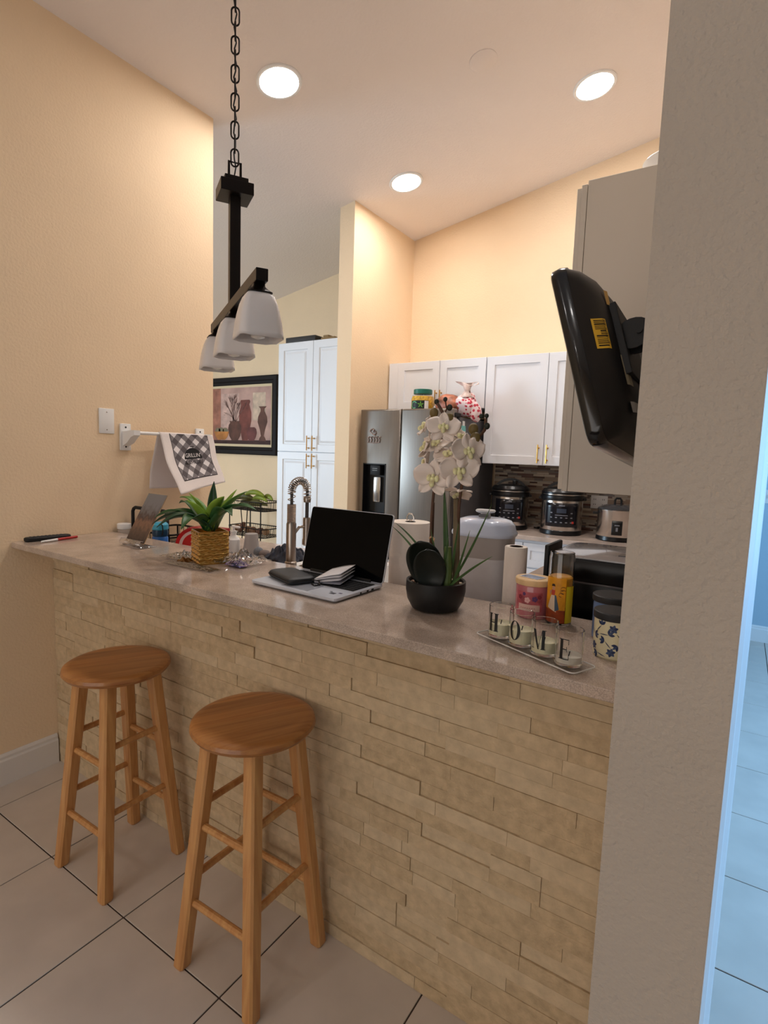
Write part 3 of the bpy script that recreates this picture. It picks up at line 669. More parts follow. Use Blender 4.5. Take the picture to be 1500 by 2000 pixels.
# ------------------------------------------------------------------ recessed lights
M_lens = mat('lamp_lens', (255, 246, 235), .5, emit=(255, 249, 244), estr=DOWNLIGHT)
M_lens2 = mat('lamp_lens_added', (255, 246, 235), .5, emit=(255, 249, 244), estr=DOWNLIGHT_ADDED)
def recessed(x, y, label, m):
    t = thing('ceiling_light', label, 'ceiling light', (x, y, cz(x)), group='recessed ceiling lights'); t.rotation_euler = (0, -math.atan(CA), 0)
    B().lathe([(0.118, 0), (0.118, -.004), (0.112, -.008), (0.100, -.007), (0.098, -.002)], 40).obj('trim_ring', M_white, t)
    B().lathe([(0, -.0045), (0.096, -.0045), (0.098, -.002), (0, -.001)], 40).obj('lens', m, t)
recessed(0.440, 0.955, 'lit round ceiling light nearest the hanging chain', M_lens)
recessed(0.470, 2.175, 'lit round ceiling light nearest the fridge', M_lens)
recessed(1.715, 2.155, 'lit round ceiling light nearest the wall end on the right', M_lens)
for i, (x, y) in enumerate(((1.71, 0.95),)): recessed(x, y, 'lit round ceiling light above the sink, out of frame', M_lens)
for x, y, l_ in ((0.75, -2.6, 'left'), (2.3, -2.6, 'right'), (1.4, -3.9, 'rear')): recessed(x, y, 'added unseen ceiling light for the dining area behind the viewer, %s one' % l_, M_lens2)  # added lamps, never in view, to brighten the bar front and floor
tag(B().lathe([(0, -.006), (0.066, -.006), (0.072, -.003), (0.072, 0), (0, 0)], 32).obj('ceiling_cover', M_ceil, loc=(1.30, 1.55, cz(1.30)), rot=(0, -math.atan(CA), 0)), 'blank round cover plate on the ceiling between the lights', 'cover plate')

# ------------------------------------------------------------------ left wall: blank plate, towel bar, towel
bp = thing('blank_plate', 'white blank wall plate left of the towel bar', 'wall plate', (0, 0.259, 1.613))
B().box(0, 0.006, -0.038, 0.038, -0.06, 0.06, bev=0.0025).obj('cover', M_white, bp)
for z in (-.042, .042): B().lathe([(0, .0065), (.003, .0063), (.0035, .006), (0, .0055)], 10, M=Matrix.Rotation(PI/2, 4, 'Y')).obj('screw', M_steel2, bp, loc=(0, 0, z))
tbar = thing('towel_bar', 'white towel bar on the left wall', 'towel bar', (0, 0, 1.54))
for y in (0.352, 0.800):
    B().box(0, 0.012, y-.028, y+.028, -0.066, 0.066, bev=0.003).obj('bracket_plate', M_white, tbar)
    b = B(); s_ = 1 if y < .5 else -1
    b.loft([[(0.012, y+s_*.018*k, zz) for k, zz in ((-1, -.045), (1, -.045), (1, .028), (-1, .028))], [(0.045, y+s_*(.02*k+.004), zz) for k, zz in ((-1, -.028), (1, -.028), (1, .030), (-1, .030))],
            [(0.075, y+s_*(.02*k+.006), zz) for k, zz in ((-1, .0), (1, .0), (1, .034), (-1, .034))], [(0.092, y+s_*(.016*k+.01), zz) for k, zz in ((-1, .010), (1, .010), (1, .034), (-1, .034))]])
    b.obj('arm', M_white, tbar, smooth=40)
    for z in (-.048, .048): B().lathe([(0, .0135), (.0045, .013), (.005, .012), (0, .011)], 10, M=Matrix.Rotation(PI/2, 4, 'Y')).obj('screw', M_blackm, tbar, loc=(0, y, z))
B().cyl((0.082, 0.36, 0.022), (0.082, 0.795, 0.022), 0.0085, n=14).obj('rod', M_white, tbar)
RZ, RX = 1.562, 0.082
def tw(u, s, off=0.0):
    """towel sheet: u across (0 near the viewer..1), s = arc length, <0 wall side, >0 room side"""
    rr = 0.0105+off
    y = 0.487+0.335*u
    if abs(s) < 0.0175:
        a = s/0.0175*PI/2; return Vector((RX+rr*math.sin(a), y, RZ+rr*math.cos(a)))
    if s > 0:
        d = s-0.0175; k = d/0.30
        x = RX+rr+0.15*k**1.4*(1-.45*u)+0.010*math.sin(u*7+1)*k
        yy = y+0.005*k*(u)+0.004*math.sin(9*k)
        z = RZ-d*(0.955-.06*u)+.03*u*k
        n_ = off*0.0
        return Vector((x+off*0, yy, z))
    d = -s-0.0175; k = d/0.30
    return Vector((RX-rr-0.045*min(1, k*1.6)+0.012*math.sin(u*6)*k, y-0.012*k*(1-u)-.008*k, RZ-d))
M_tow = mat('white_towel', (232, 222, 218), .95, bump=.4, bscale=240)
S0, S1 = -0.30, 0.330
tl = thing('kitchen_towel', 'white kitchen towel with grey check panel and grill lettering on towel bar', 'towel')
B().grid(lambda u, v: tw(u, S0+(S1-S0)*v), 26, 60).obj('cloth', M_tow, tl, smooth=180, solid=0.003)
# printed check panel, laid on the room side
def ton(u, s, lift):
    p = tw(u, s); e = 1e-3; n = (tw(u+e, s)-tw(u-e, s)).cross(tw(u, s+e)-tw(u, s-e)).normalized()
    if n.x < 0: n = -n
    return p+n*lift
m = mat('gingham', (120, 116, 116), .95); nt = m.node_tree; bsd = nt.nodes['Principled BSDF']
uvn = nt.nodes.new('ShaderNodeUVMap'); mp = nt.nodes.new('ShaderNodeMapping'); mp.inputs['Rotation'].default_value = (0, 0, PI/4); mp.inputs['Scale'].default_value = (1, 1, 1)
nt.links.new(uvn.outputs[0], mp.inputs[0]); sp = nt.nodes.new('ShaderNodeSeparateXYZ'); nt.links.new(mp.outputs[0], sp.inputs[0]); fs = []
for k in (0, 1):
    f_ = nt.nodes.new('ShaderNodeMath'); f_.operation = 'FRACT'; nt.links.new(sp.outputs[k], f_.inputs[0])
    g_ = nt.nodes.new('ShaderNodeMath'); g_.operation = 'GREATER_THAN'; g_.inputs[1].default_value = .5; nt.links.new(f_.outputs[0], g_.inputs[0]); fs.append(g_)
ad = nt.nodes.new('ShaderNodeMath'); ad.operation = 'ADD'; nt.links.new(fs[0].outputs[0], ad.inputs[0]); nt.links.new(fs[1].outputs[0], ad.inputs[1])
hf = nt.nodes.new('ShaderNodeMath'); hf.operation = 'MULTIPLY'; hf.inputs[1].default_value = .5; nt.links.new(ad.outputs[0], hf.inputs[0])
rp = nt.nodes.new('ShaderNodeValToRGB'); rp.color_ramp.interpolation = 'CONSTANT'; rp.color_ramp.elements[0].color = (*lin((226, 220, 220)), 1)
e_ = rp.color_ramp.elements.new(.25); e_.color = (*lin((128, 122, 124)), 1); rp.color_ramp.elements[2].position = .75; rp.color_ramp.elements[2].color = (*lin((88, 82, 84)), 1)
nt.links.new(hf.outputs[0], rp.inputs[0]); nt.links.new(rp.outputs[0], bsd.inputs['Base Color'])
PU0, PU1, PS0, PS1 = 0.17, 0.87, 0.012, 0.268
b = B(); NU, NV = 20, 30
b.grid(lambda u, v: ton(PU0+(PU1-PU0)*u, PS0+(PS1-PS0)*v, .0022), NU, NV)
pn = b.obj('check_panel', m, tl, smooth=180)
uvl = pn.data.uv_layers.new(name='UVMap')
for poly in pn.data.polygons:
    for li in poly.loop_indices:
        vi = pn.data.loops[li].vertex_index; i, j = divmod(vi, NV+1)
        uvl.data[li].uv = (i/NU*3.7*1.02, j/NV*4.0)
M_ink = mat('black_ink', (26, 24, 26), .9); M_prt = mat('pale_ink', (226, 220, 218), .9)
b = B()
for (a, c_, e, f_) in ((PU0-.012, PU0, PS0, PS1+.006), (PU1, PU1+.012, PS0, PS1+.006), (PU0, PU1, PS1, PS1+.006)):
    b.grid(lambda u, v: ton(a+(c_-a)*u, e+(f_-e)*v, .0024), 8, 14)
b.obj('panel_border', mat('dark_ink', (70, 64, 66), .9), tl, smooth=180)
UC, SC = 0.53, 0.160
fu = lambda x, y, l: ton(UC+x/0.335, SC-y, l)
b = B(); n = 20
for i in range(n):
    x0 = -.06+.12*i/n; x1 = -.06+.12*(i+1)/n; h0 = .066*math.sqrt(max(0, 1-(x0/.06)**2)); h1 = .066*math.sqrt(max(0, 1-(x1/.06)**2))
    b.grid(lambda u, v: fu(x0+(x1-x0)*u, (h0+(h1-h0)*u)*v, .0030), 1, 5)
b.grid(lambda u, v: fu(-.014+.028*u, .072+.005*v, .003), 2, 1)
b.obj('grill_dome_print', M_ink, tl, smooth=0)
b = B(); put2d(b, text2d("GRILLIN'", .0275), lambda x, y: fu(x, y*1.25+.010, .0036)); b.obj('lettering', M_prt, tl, smooth=0)
b = B(); put2d(b, text2d("& CHILLIN'", .0255), lambda x, y: fu(x, y*1.25-.030, .0034)); b.obj('lettering', M_ink, tl, smooth=0)
# nail marks on the wall
for y, z in ((0.501, 2.80), (0.076, 2.295)):
    pass

# ------------------------------------------------------------------ framed still-life on the back wall
pc = thing('framed_picture', 'black framed still-life print of brown vases and branches', 'picture', (-2.06, 2.96, 1.858)); PW, PH = 1.17, 0.832
b = B(); prof = [(0, 0), (0, -.03), (.01, -.036), (.045, -.036), (.055, -.028), (.078, -.022), (.085, -.012)]
b.loft([[(sx*(PW/2-d), y, sz*(PH/2-d)) for sx, sz in ((-1, -1), (1, -1), (1, 1), (-1, 1))] for d, y in prof], cap0=False, cap1=False)
b.obj('frame', mat('frame_black', (22, 17, 17), .6, spec=.25), pc, smooth=0)
B().box(-PW/2+.08, PW/2-.08, -.012, -.004, -PH/2+.08, PH/2-.08).obj('mat_board', mat('cream_mat', (226, 206, 170), .8), pc, smooth=0)
IX0, IX1, IZ0, IZ1 = -PW/2+.115, PW/2-.098, -PH/2+.112, PH/2-.112
can = B().box(IX0, IX1, -.0145, -.012, IZ0, IZ1).obj('print', mat('print_ground', (196, 158, 146), .7, var=.22, vscale=5), pc, smooth=0)
def pq(fx, fz, l=0): return (IX1-(1-fx)*(1.0)*(IX1-IX0), -.0150-l*.0003, IZ0+fz*(IZ1-IZ0))
def shp(name, pts, c, l, rough=.7, var=.25, vs=12):
    return B().poly([pq(x, z, l) for x, z in pts]).obj(name, mat('print_'+name+str(l), c, rough, var=var, vscale=vs), can, smooth=0)
shp('curtain_print', [(0, 0), (.19, 0), (.19, 1), (0, 1)], (168, 112, 92), 1, var=.3)
shp('panel_print', [(.72, .42), (.92, .42), (.92, .9), (.72, .9)], (206, 182, 160), 1)
shp('panel_print', [(.20, .3), (.5, .3), (.5, .9), (.20, .9)], (204, 170, 158), 2)
shp('shelf_print', [(0, 0), (1, 0), (1, .075), (0, .06)], (62, 34, 30), 3)
def vase(name, cx, z0, prof, c, l):
    L_ = [(cx-r, z0+z) for r, z in prof]; R_ = [(cx+r, z0+z) for r, z in reversed(prof)]
    b = B()
    for (r0, za), (r1, zb) in zip(prof, prof[1:]): b.poly([pq(cx-r0, z0+za, l), pq(cx+r0, z0+za, l), pq(cx+r1, z0+zb, l), pq(cx-r1, z0+zb, l)])
    return b.obj(name, mat('print_'+name+str(l), c, .7, var=.35, vscale=9), can, smooth=0)
vase('vase_print', .60, .06, [(.045, 0), (.06, .08), (.075, .2), (.098, .35), (.098, .50), (.065, .64), (.08, .69), (.07, .72)], (120, 66, 56), 4)
vase('vase_print', .43, .06, [(.05, 0), (.09, .08), (.112, .2), (.10, .28), (.075, .32), (.09, .35)], (96, 62, 50), 5)
vase('vase_print', .705, .06, [(.04, 0), (.068, .07), (.082, .14), (.072, .21), (.045, .24)], (112, 62, 58), 6)
vase('vase_print', .875, .06, [(.058, 0), (.045, .05), (.022, .09), (.04, .2), (.075, .33), (.068, .42), (.03, .52), (.032, .56), (.062, .60)], (110, 70, 48), 5)
vase('bowl_print', .205, .07, [(.06, 0), (.10, .05), (.125, .13), (.13, .15)], (186, 122, 62), 5)
for k, (x, z) in enumerate(((.14, .235), (.20, .24), (.27, .235))):
    shp('fruit_print', [(x+.046*math.cos(a), z+.055*math.sin(a)) for a in [2*PI*i/14 for i in range(14)]], (128, 118, 92), 4)
b = B(); random.seed(11)
def twig(x, z, a, L, w_, d):
    x1, z1 = x+L*math.cos(a)*.62, z+L*math.sin(a); nx, nz = -math.sin(a)*w_, math.cos(a)*w_*.6
    b.poly([pq(x-nx, z-nz, 7), pq(x1-nx*.6, z1-nz*.6, 7), pq(x1+nx*.6, z1+nz*.6, 7), pq(x+nx, z+nz, 7)])
    if d > 0:
        for k in range(2 if d > 1 else 3): twig(x1, z1, a+random.uniform(-.5, .5), L*random.uniform(.6, .85), w_*.7, d-1)
for k in range(9): twig(.43+random.uniform(-.05, .05), .40, PI/2+random.uniform(-.75, .85)+.1, random.uniform(.13, .19), .006, 3)
b.obj('twig_print', mat('print_twig', (122, 90, 82), .7), can, smooth=0)

# ------------------------------------------------------------------ wire rack with plantains and potatoes
M_wire = mat('black_wire', (24, 18, 17), .45, metal=.5)
rk = thing('wire_rack', 'three-tier black wire basket rack below the picture', 'rack', (-1.49, 2.66, 0))
def basket(z):
    b = B(); w_, d_, h_ = .52, .28, .085
    for zz, e in ((h_, 0), (0, -.02)):
        b.tube([(x*(w_+e)/w_, y*(d_+e)/d_, z+zz) for x, y in rrect(w_, d_, .05, 4)], .0055 if zz else .004, 6, closed=True)
    n = 16
    for i in range(n+1):
        x = -w_/2+.03+(w_-.06)*i/n
        b.tube([(x, -d_/2, z+h_), (x, -d_/2+.008, z), (x, d_/2-.008, z), (x, d_/2, z+h_)], .0022, 5)
    for j in range(1, 6):
        y = -d_/2+d_*j/6; b.tube([(-w_/2, y, z+h_), (-w_/2+.008, y, z), (w_/2-.008, y, z), (w_/2, y, z+h_)], .0022, 5)
    b.obj('basket', M_wire, rk)
for z in (0.90, 0.64, 0.30): basket(z)
for x, y in ((-.22, -.14), (.22, -.14), (-.22, .14), (.22, .14)):
    B().tube([(x, y, 0), (x, y, .98)], .006, 8).obj('post', M_wire, rk)
for x in (-.03, .03): B().tube([(x, -.145, .30), (x*1.3, -.15, .5), (x*.8, -.145, .70), (x*1.6, -.15, .93)], .005, 6).obj('brace', M_wire, rk)
M_pl = mat('plantain_green', (128, 138, 44), .5, var=.35, vscale=16); M_pl2 = mat('plantain_dark', (84, 78, 34), .5, var=.4, vscale=14)
def plantain(loc, rz, tilt, label, m, L=.26, r=.026, up_=1):
    pts, rs = [], []
    for k in range(13):
        s = k/12; a = (s-.5)*1.25
        pts.append((L*.8*math.sin(a), 0, up_*L*.75*(math.cos(a)-.9))); rs.append(r*min(1, .28+3.0*s*(1-s)) if .04 < s < .96 else r*.3)
    o = B().tube(pts, rs, 9).obj('plantain', m, smooth=60); o.location = loc; o.rotation_euler = (tilt, 0.0, rz)
    tag(o, label, 'plantain', 'plantains in the wire rack')
zb = 0.935
plantain((-1.60, 2.63, zb+.075), .15, .4, 'brown green plantain resting on the left rim of the rack pile', M_pl2, L=.24)
plantain((-1.44, 2.60, zb+.125), .1, .3, 'bright green plantain on the top of the rack pile', M_pl)
plantain((-1.40, 2.63, zb+.075), -.15, .2, 'green plantain in the middle of the rack pile', M_pl)
plantain((-1.38, 2.58, zb+.035), .05, .9, 'green brown plantain low at the front of the pile', M_pl2)
plantain((-1.56, 2.66, zb+.05), 1.0, .5, 'dark plantain at the left of the pile', M_pl2, L=.2)
plantain((-1.52, 2.60, zb+.015), .3, .9, 'dark plantain at the bottom left of the pile', M_pl2)
plantain((-1.33, 2.68, zb+.09), -.4, .4, 'yellow green plantain with dark tip at the back of the pile', M_pl, L=.2)
M_pot = [mat('potato_%d' % i, c, .8, var=.3, vscale=20) for i, c in enumerate(((128, 88, 62), (110, 72, 54), (142, 104, 72)))]
pl_ = [(-1.69, 2.60, .70, 'round brown potato at the left end of the lower basket'), (-1.61, 2.59, .715, 'long brown sweet potato standing up in the lower basket'), (-1.53, 2.60, .70, 'reddish potato left of centre in the lower basket'),
       (-1.44, 2.58, .70, 'brown potato in the centre of the lower basket'), (-1.36, 2.60, .695, 'tan potato right of centre in the lower basket'), (-1.28, 2.60, .695, 'dark potato at the right end of the lower basket')]
for k, (x, y, z, l_) in enumerate(pl_):
    b = lump((0, 0, 0), (.042, .036, .034) if k != 1 else (.030, .032, .058), k*3, .2, 12, 14, 10)
    tag(b.obj('potato', M_pot[k % 3], smooth=180, loc=(x, y, z-.002), rot=(0, .2*(k % 3)-.2 + (.5 if k == 1 else 0), k)), l_, 'potato', 'potatoes in the wire rack')

# ------------------------------------------------------------------ television on the wall arm
tv = thing('television', 'black flat television seen from behind, tilted down on a wall arm', 'television')
U_ = Vector((-.30, 0, .954)).normalized(); Bk = Vector((.954, 0, .30)).normalized(); Wx = Vector((0, -1, 0))
R3 = Matrix((Wx, Bk, U_)).transposed(); R3 = R3 @ Matrix.Rotation(math.radians(-6.0), 3, 'Y')
tv.matrix_world = Matrix.Translation((2.270, 0.318, 1.700)) @ R3.to_4x4()
TW, TH = 0.635, 0.418
def tvr(w_, h_, r, y, dz=0): return [(x, y, z+dz) for x, z in rrect(w_, h_, r, 5)]
M_tv = mat('gloss_black', (12, 12, 14), .16, coat=.3); M_tvb = mat('tv_back', (22, 21, 22), .42)
B().loft([tvr(TW-.01, TH-.01, .03, -.004), tvr(TW, TH, .035, 0.0), tvr(TW+.002, TH+.002, .035, .018), tvr(TW-.006, TH-.006, .034, .032)]).obj('bezel', M_tv, tv, smooth=50)
B().box(-TW/2+.03, TW/2-.03, -.0055, -.004, -TH/2+.035, TH/2-.03).obj('screen', mat('screen_black', (4, 4, 5), .12), tv, smooth=0)
shell = B().loft([tvr(TW-.008, TH-.008, .034, .030), tvr(TW-.03, TH-.025, .05, .052), tvr(TW-.08, TH-.07, .06, .075), tvr(TW-.18, TH-.14, .06, .092), tvr(TW-.30, TH-.22, .05, .098)]).obj('back_shell', M_tvb, tv, smooth=60)
mt = B().box(.02, .235, .084, .104, -.06, .11, bev=.002).obj('mount_plate', M_blackm, tv, smooth=0)
b = B()
for s in (-1, 1):
    prof_ = [(.04*math.cos(a)+.0, .034*math.sin(a)) for a in [2*PI*i/20 for i in range(20)]]
    b.loft([[(.195+s*.022-.003, .122+x, .03+z) for x, z in prof_], [(.195+s*.022+.003, .122+x, .03+z) for x, z in prof_]])
b.cyl((.165, .135, .03), (.225, .135, .03), .007, n=10)
b.obj('tilt_bracket', M_blackm, tv, smooth=30)
inv = tv.matrix_world.inverted()
pA = tv.matrix_world @ Vector((.195, .14, .03))
b = B().tube([inv @ pA, inv @ Vector((2.40, pA.y+.02, pA.z+.0)), inv @ Vector((2.447, pA.y+.02, pA.z))], .012, 8); b.obj('wall_arm', M_blackm, tv)
b = B(); b.loft([[inv @ Vector((x, pA.y+.02+sy*.05, pA.z+sz*.11)) for sy, sz in ((-1, -1), (1, -1), (1, 1), (-1, 1))] for x in (2.441, 2.4468)]); b.obj('wall_plate', M_blackm, tv, smooth=0)
b = B().tube([(.10, .10, -.05), (.09, .13, -.10), (.0, .11, -.16), (.02, .125, -.21)], .006, 8); b.obj('cable', M_black, tv)
# stickers on the back: yellow barcode label near the edge, paler ones further in
def on_shell(x):
    best = None
    pts = [((TW-.008)/2, .030), ((TW-.03)/2, .052), ((TW-.08)/2, .075), ((TW-.18)/2, .092), ((TW-.30)/2, .098)]
    for (x0, y0), (x1, y1) in zip(pts, pts[1:]):
        if x1 <= x <= x0: return y0+(y1-y0)*(x0-x)/(x0-x1)
    return .098
M_yel = mat('yellow_sticker', (226, 180, 52), .5); M_pale = mat('pale_sticker', (150, 142, 120), .6)
def sticker(x0, x1, z0, z1, m, name='sticker', par=None, lift=.0012, sk=0):
    b = B(); b.grid(lambda u, v: (x0+(x1-x0)*u, on_shell(x0+(x1-x0)*u)+lift, z0+(z1-z0)*v+sk*u), 6, 2); return b.obj(name, m, par or tv, smooth=0)
sy_ = sticker(.268, .300, -.005, .065, M_yel)
random.seed(5); z = 0.000
b = B()
while z < .060:
    h = random.choice([.0012, .002, .003]); xa = random.choice([.272, .275]); xb = .287 if .025 < z < .037 else .296
    b.grid(lambda u, v: (xa+(xb-xa)*u, on_shell(xa+(xb-xa)*u)+.0018, z+h*v), 4, 1); z += h+random.choice([.0015, .002, .003])
b.obj('barcode_print', M_ink, sy_, smooth=0)['kind'] = 'stuff'
sticker(.232, .246, .105, .140, mat('tan_sticker', (196, 158, 90), .6)); sticker(.205, .240, -.085, -.015, M_pale); sticker(.20, .245, -.150, -.125, mat('grey_sticker', (160, 156, 150), .6))
# ------------------------------------------------------------------ things on the bar worktop
M_lapt = mat('laptop_silver', (206, 210, 220), .3, metal=.25)
M_key = mat('key_black', (22, 22, 24), .5)
lt = thing('laptop', 'open silver laptop with black screen on the bar', 'laptop', (1.490, 0.084, CT), math.radians(-1.5))
LW, LD, LH = 0.352, 0.243, 0.014
B().loft([[(x, y, 0.002) for x, y in rrect(LW-.012, LD-.012, .008, 3)], [(x, y, .007) for x, y in rrect(LW, LD, .012, 3)], [(x, y, LH) for x, y in rrect(LW, LD, .012, 3)]]).obj('base', M_lapt, lt, smooth=30)
dk = B().box(-.16, .16, -.018, .098, LH, LH+.0006).obj('keyboard_well', M_key, lt, smooth=0)
b = B()
for r_ in range(6):
    yb = .083-r_*.0185; x = -.157
    while x < .15:
        wk = .019
        if r_ == 5 and abs(x+.06) < .012: wk = .095
        b.box(x, min(x+wk-.0025, .157), yb-.006 if r_ else yb-.003, yb+.0095, LH+.0006, LH+.0024); x += wk
ks = b.obj('keys', mat('keycap', (30, 30, 32), .45), dk, smooth=0); ks['kind'] = 'stuff'
B().box(-.055, .055, -.106, -.03, LH, LH+.0007, bev=.0003, seg=1).obj('touchpad', mat('pad_silver', (184, 188, 198), .25, metal=.5), lt, smooth=0)
for k, (x, y, w_, h_, c) in enumerate(((.128, -.075, .018, .014, (60, 62, 70)), (.112, -.062, .008, .006, (70, 72, 80)), (.146, -.060, .011, .008, (90, 80, 110)))):
    B().box(x-w_/2, x+w_/2, y-h_/2, y+h_/2, LH, LH+.0006).obj('sticker', mat('lap_sticker%d' % k, c, .4), lt, smooth=0)
b = B()
for k, (y, w_) in enumerate(((.06, .012), (.035, .009), (.0, .007))): b.box(LW/2-.001, LW/2+.0006, y-w_/2, y+w_/2, .006, .011)
b.obj('side_port', M_dark, lt, smooth=0)
sc_ = B().loft([[(x, -.0, z+.112) for x, z in rrect(LW, .226, .010, 3)], [(x, .006, z+.112) for x, z in rrect(LW, .226, .010, 3)]]).obj('screen_lid', M_lapt, lt, smooth=30)
sc_.location = (0, LD/2-.006, LH+.002); sc_.rotation_euler = (math.radians(-13.5), 0, 0)
B().loft([[(x, -.0012, z+.112) for x, z in rrect(LW-.004, .222, .008, 3)], [(x, -.0002, z+.112) for x, z in rrect(LW-.004, .222, .008, 3)]]).obj('display', mat('display_black', (3, 3, 4), .08, spec=.12), sc_, smooth=0)
B().cyl((-.13, LD/2-.006, LH+.003), (.13, LD/2-.006, LH+.003), .006, n=10).obj('hinge', M_key, lt)
# black wallet-like case on the laptop
cs = thing('phone_case', 'black zip case lying on the left of the laptop', 'case', (1.402, 0.060, CT+LH+.0009), math.radians(-21))
B().loft([[(x, y, z) for x, y in rrect(.170+e, .098+e, .02, 4)] for z, e in ((0, -.014), (.003, -.004), (.010, 0), (.017, -.004), (.021, -.014), (.022, -.03))]).obj('case_shell', mat('case_black', (40, 41, 44), .5), cs)
B().tube([(x, y, .0105) for x, y in rrect(.171, .099, .02, 5)], .0016, 6, closed=True).obj('zip', M_black, cs)
B().tube([(.085, .03, .010), (.105, .042, .012), (.125, .035, .004), (.118, .02, .002), (.10, .02, .003)], .003, 6).obj('wrist_loop', M_black, cs)
# booklet, opened a little, on the keyboard
bk = thing('booklet', 'white booklet fanned open on the laptop keyboard', 'booklet', (1.525, 0.138, CT+LH+.0030), math.radians(15))
M_pap = mat('paper_white', (226, 222, 224), .8)
def leaf_(z0, z1, th, name, m, w_=.088, h_=.145, curl=.0):
    b = B(); b.grid(lambda u, v: (-w_/2+w_*u, -h_/2+h_*v, z0+(z1-z0)*u**1.3+curl*math.sin(PI*u)+.006*v), 10, 4); return b.obj(name, m, bk, solid=th, offset=1)
leaf_(.002, .004, .0012, 'cover', mat('booklet_grey', (150, 150, 160), .6)); leaf_(.005, .018, .001, 'page', M_pap); leaf_(.0095, .028, .001, 'page', M_pap, curl=.003); leaf_(.013, .037, .0014, 'cover', M_pap, curl=.004)

# ------------------------------------------------------------------ orchid
OX, OY = 1.906, 0.104
oc = thing('potted_orchid', 'white artificial orchid in a round black bowl on the bar', 'plant', (OX, OY, CT))
def ol(p): return Vector(p)-Vector((OX, OY, CT))
B().lathe([(0, 0), (.05, 0), (.066, .006), (.079, .03), (.084, .056), (.0835, .083), (.080, .085), (.077, .082), (.078, .055), (.07, .03), (0, .028)], 44).obj('bowl', mat('bowl_black', (17, 18, 19), .45), oc)
B().lathe([(0, .068), (.075, .066), (.075, .05), (0, .05)], 24).obj('soil', mat('soil', (58, 44, 36), .9, bump=.6, bscale=90), oc)
random.seed(21); b = B()
for k in range(120):
    a = random.uniform(0, 2*PI); rr = .073*math.sqrt(random.random()); s = random.uniform(.004, .0075)
    b.sph((rr*math.cos(a), rr*math.sin(a), .068+random.uniform(0, .005)), (s*1.2, s, s*.75), 7, 5, mi=random.randrange(3))
pb = b.obj('pebbles', [mat('pebble_%d' % i, c, .6) for i, c in enumerate(((176, 146, 118), (132, 98, 76), (196, 176, 152)))], oc); pb['kind'] = 'stuff'
M_petal = mat('petal_white', (240, 226, 216), .45, sss=.35); M_lip = mat('lip_yellow', (242, 228, 176), .5, var=.3, vscale=70); M_stem = mat('stem_brown', (88, 60, 44), .6, var=.3, vscale=30); M_grn = mat('orchid_green', (44, 70, 34), .45, var=.3, vscale=14); M_stake = mat('stake', (112, 98, 74), .7, var=.3, vscale=12)
M_blade = mat('blade_green', (62, 92, 46), .5, var=.3, vscale=20); M_dkleaf = mat('leaf_dark', (12, 20, 14), .35); M_bud = mat('bud_olive', (112, 94, 50), .5, var=.2); M_budd = mat('bud_dark', (34, 38, 28), .5)
def petal(L, W, cup, tipw=.35, wav=0.0, seed=0):
    b = B(); ph = seed*1.7
    def f(u, v):
        s = v; wd = W*(math.sin(PI*min(1, s*.93+.05))**.62)*(1 if s < .95 else .75); x = (u-.5)*wd
        return (x, L*s, cup*(s*s*.9-(2*(u-.5))**2*.35*s)*L+wav*math.sin(ph+6*u+4*s)*.003)
    b.grid(f, 8, 9); return b
PETALS = {}
def flower(p, nrm, upv, S, seed):
    n = Vector(nrm).normalized(); u_ = Vector(upv); u_ = (u_-n*u_.dot(n)).normalized(); x_ = u_.cross(n)
    M4 = Matrix((x_, u_, n)).transposed().to_4x4()
    b = B().sph((0, -.004*S/.05, .008), (.007*S/.05, .009*S/.05, .008*S/.05), 10, 8); b.sph((0, -.014*S/.05, .014), (.0065*S/.05, .009*S/.05, .006), 10, 6); b.sph((0, .006*S/.05, .009), (.005, .006, .007), 8, 6)
    for s in (-1, 1): b.sph((s*.010*S/.05, .0, .010), (.006*S/.05, .009*S/.05, .004), 8, 6)
    fo = b.obj('flower', M_lip, oc); fo.matrix_local = Matrix.Translation(ol(p)) @ M4
    for k, (a, L, W) in enumerate(((0, .95, .62), (-72, 1.05, 1.12), (72, 1.05, 1.12), (-142, .95, .66), (142, .95, .66))):
        key = (round(L*S, 4), round(W*S, 4), seed % 2)
        if key not in PETALS:
            o = petal(L*S, W*S, .16, wav=1, seed=seed+k).obj('petal', M_petal, fo, smooth=180, solid=.0009); PETALS[key] = o
        else: o = PETALS[key].copy(); COL.objects.link(o); o.parent = fo
        o.rotation_euler = (random.uniform(-.15, .22), random.uniform(-.15, .15), math.radians(a)); o.location = (0, 0, .001 if k in (1, 2) else -.001)
    return fo
VD = Vector((0.52, -1.0, 0.02)).normalized()   # direction of the viewer side of the room
FL = [((1.920, .035, 1.440), (.35, -1, .05), (.1, 0, 1), .053), ((1.992, .035, 1.462), (.75, -1, .1), (-.1, 0, 1), .053), ((2.010, .045, 1.512), (.85, -.75, .25), (-.2, 0, 1), .050),
      ((1.930, .06, 1.572), (.5, -.9, .45), (0, .1, 1), .046), ((1.866, .095, 1.478), (-1, -.35, .1), (0, 0, 1), .048), ((1.863, .10, 1.525), (-1, -.5, .35), (.2, 0, 1), .046),
      ((1.893, .10, 1.530), (-.2, -.8, .85), (0, .6, 1), .046), ((1.968, .09, 1.545), (.5, -.3, 1), (.3, 1, .3), .046), ((1.862, .09, 1.578), (-.9, -.6, .5), (0, 0, 1), .040), ((1.938, .08, 1.500), (.1, -.6, .9), (0, .7, .6), .046),
      ((1.955, .12, 1.405), (.2, -.3, -1), (1, 0, 0), .042)]
for k, (p, n, u_, S) in enumerate(FL): flower(p, n, u_, S, k)
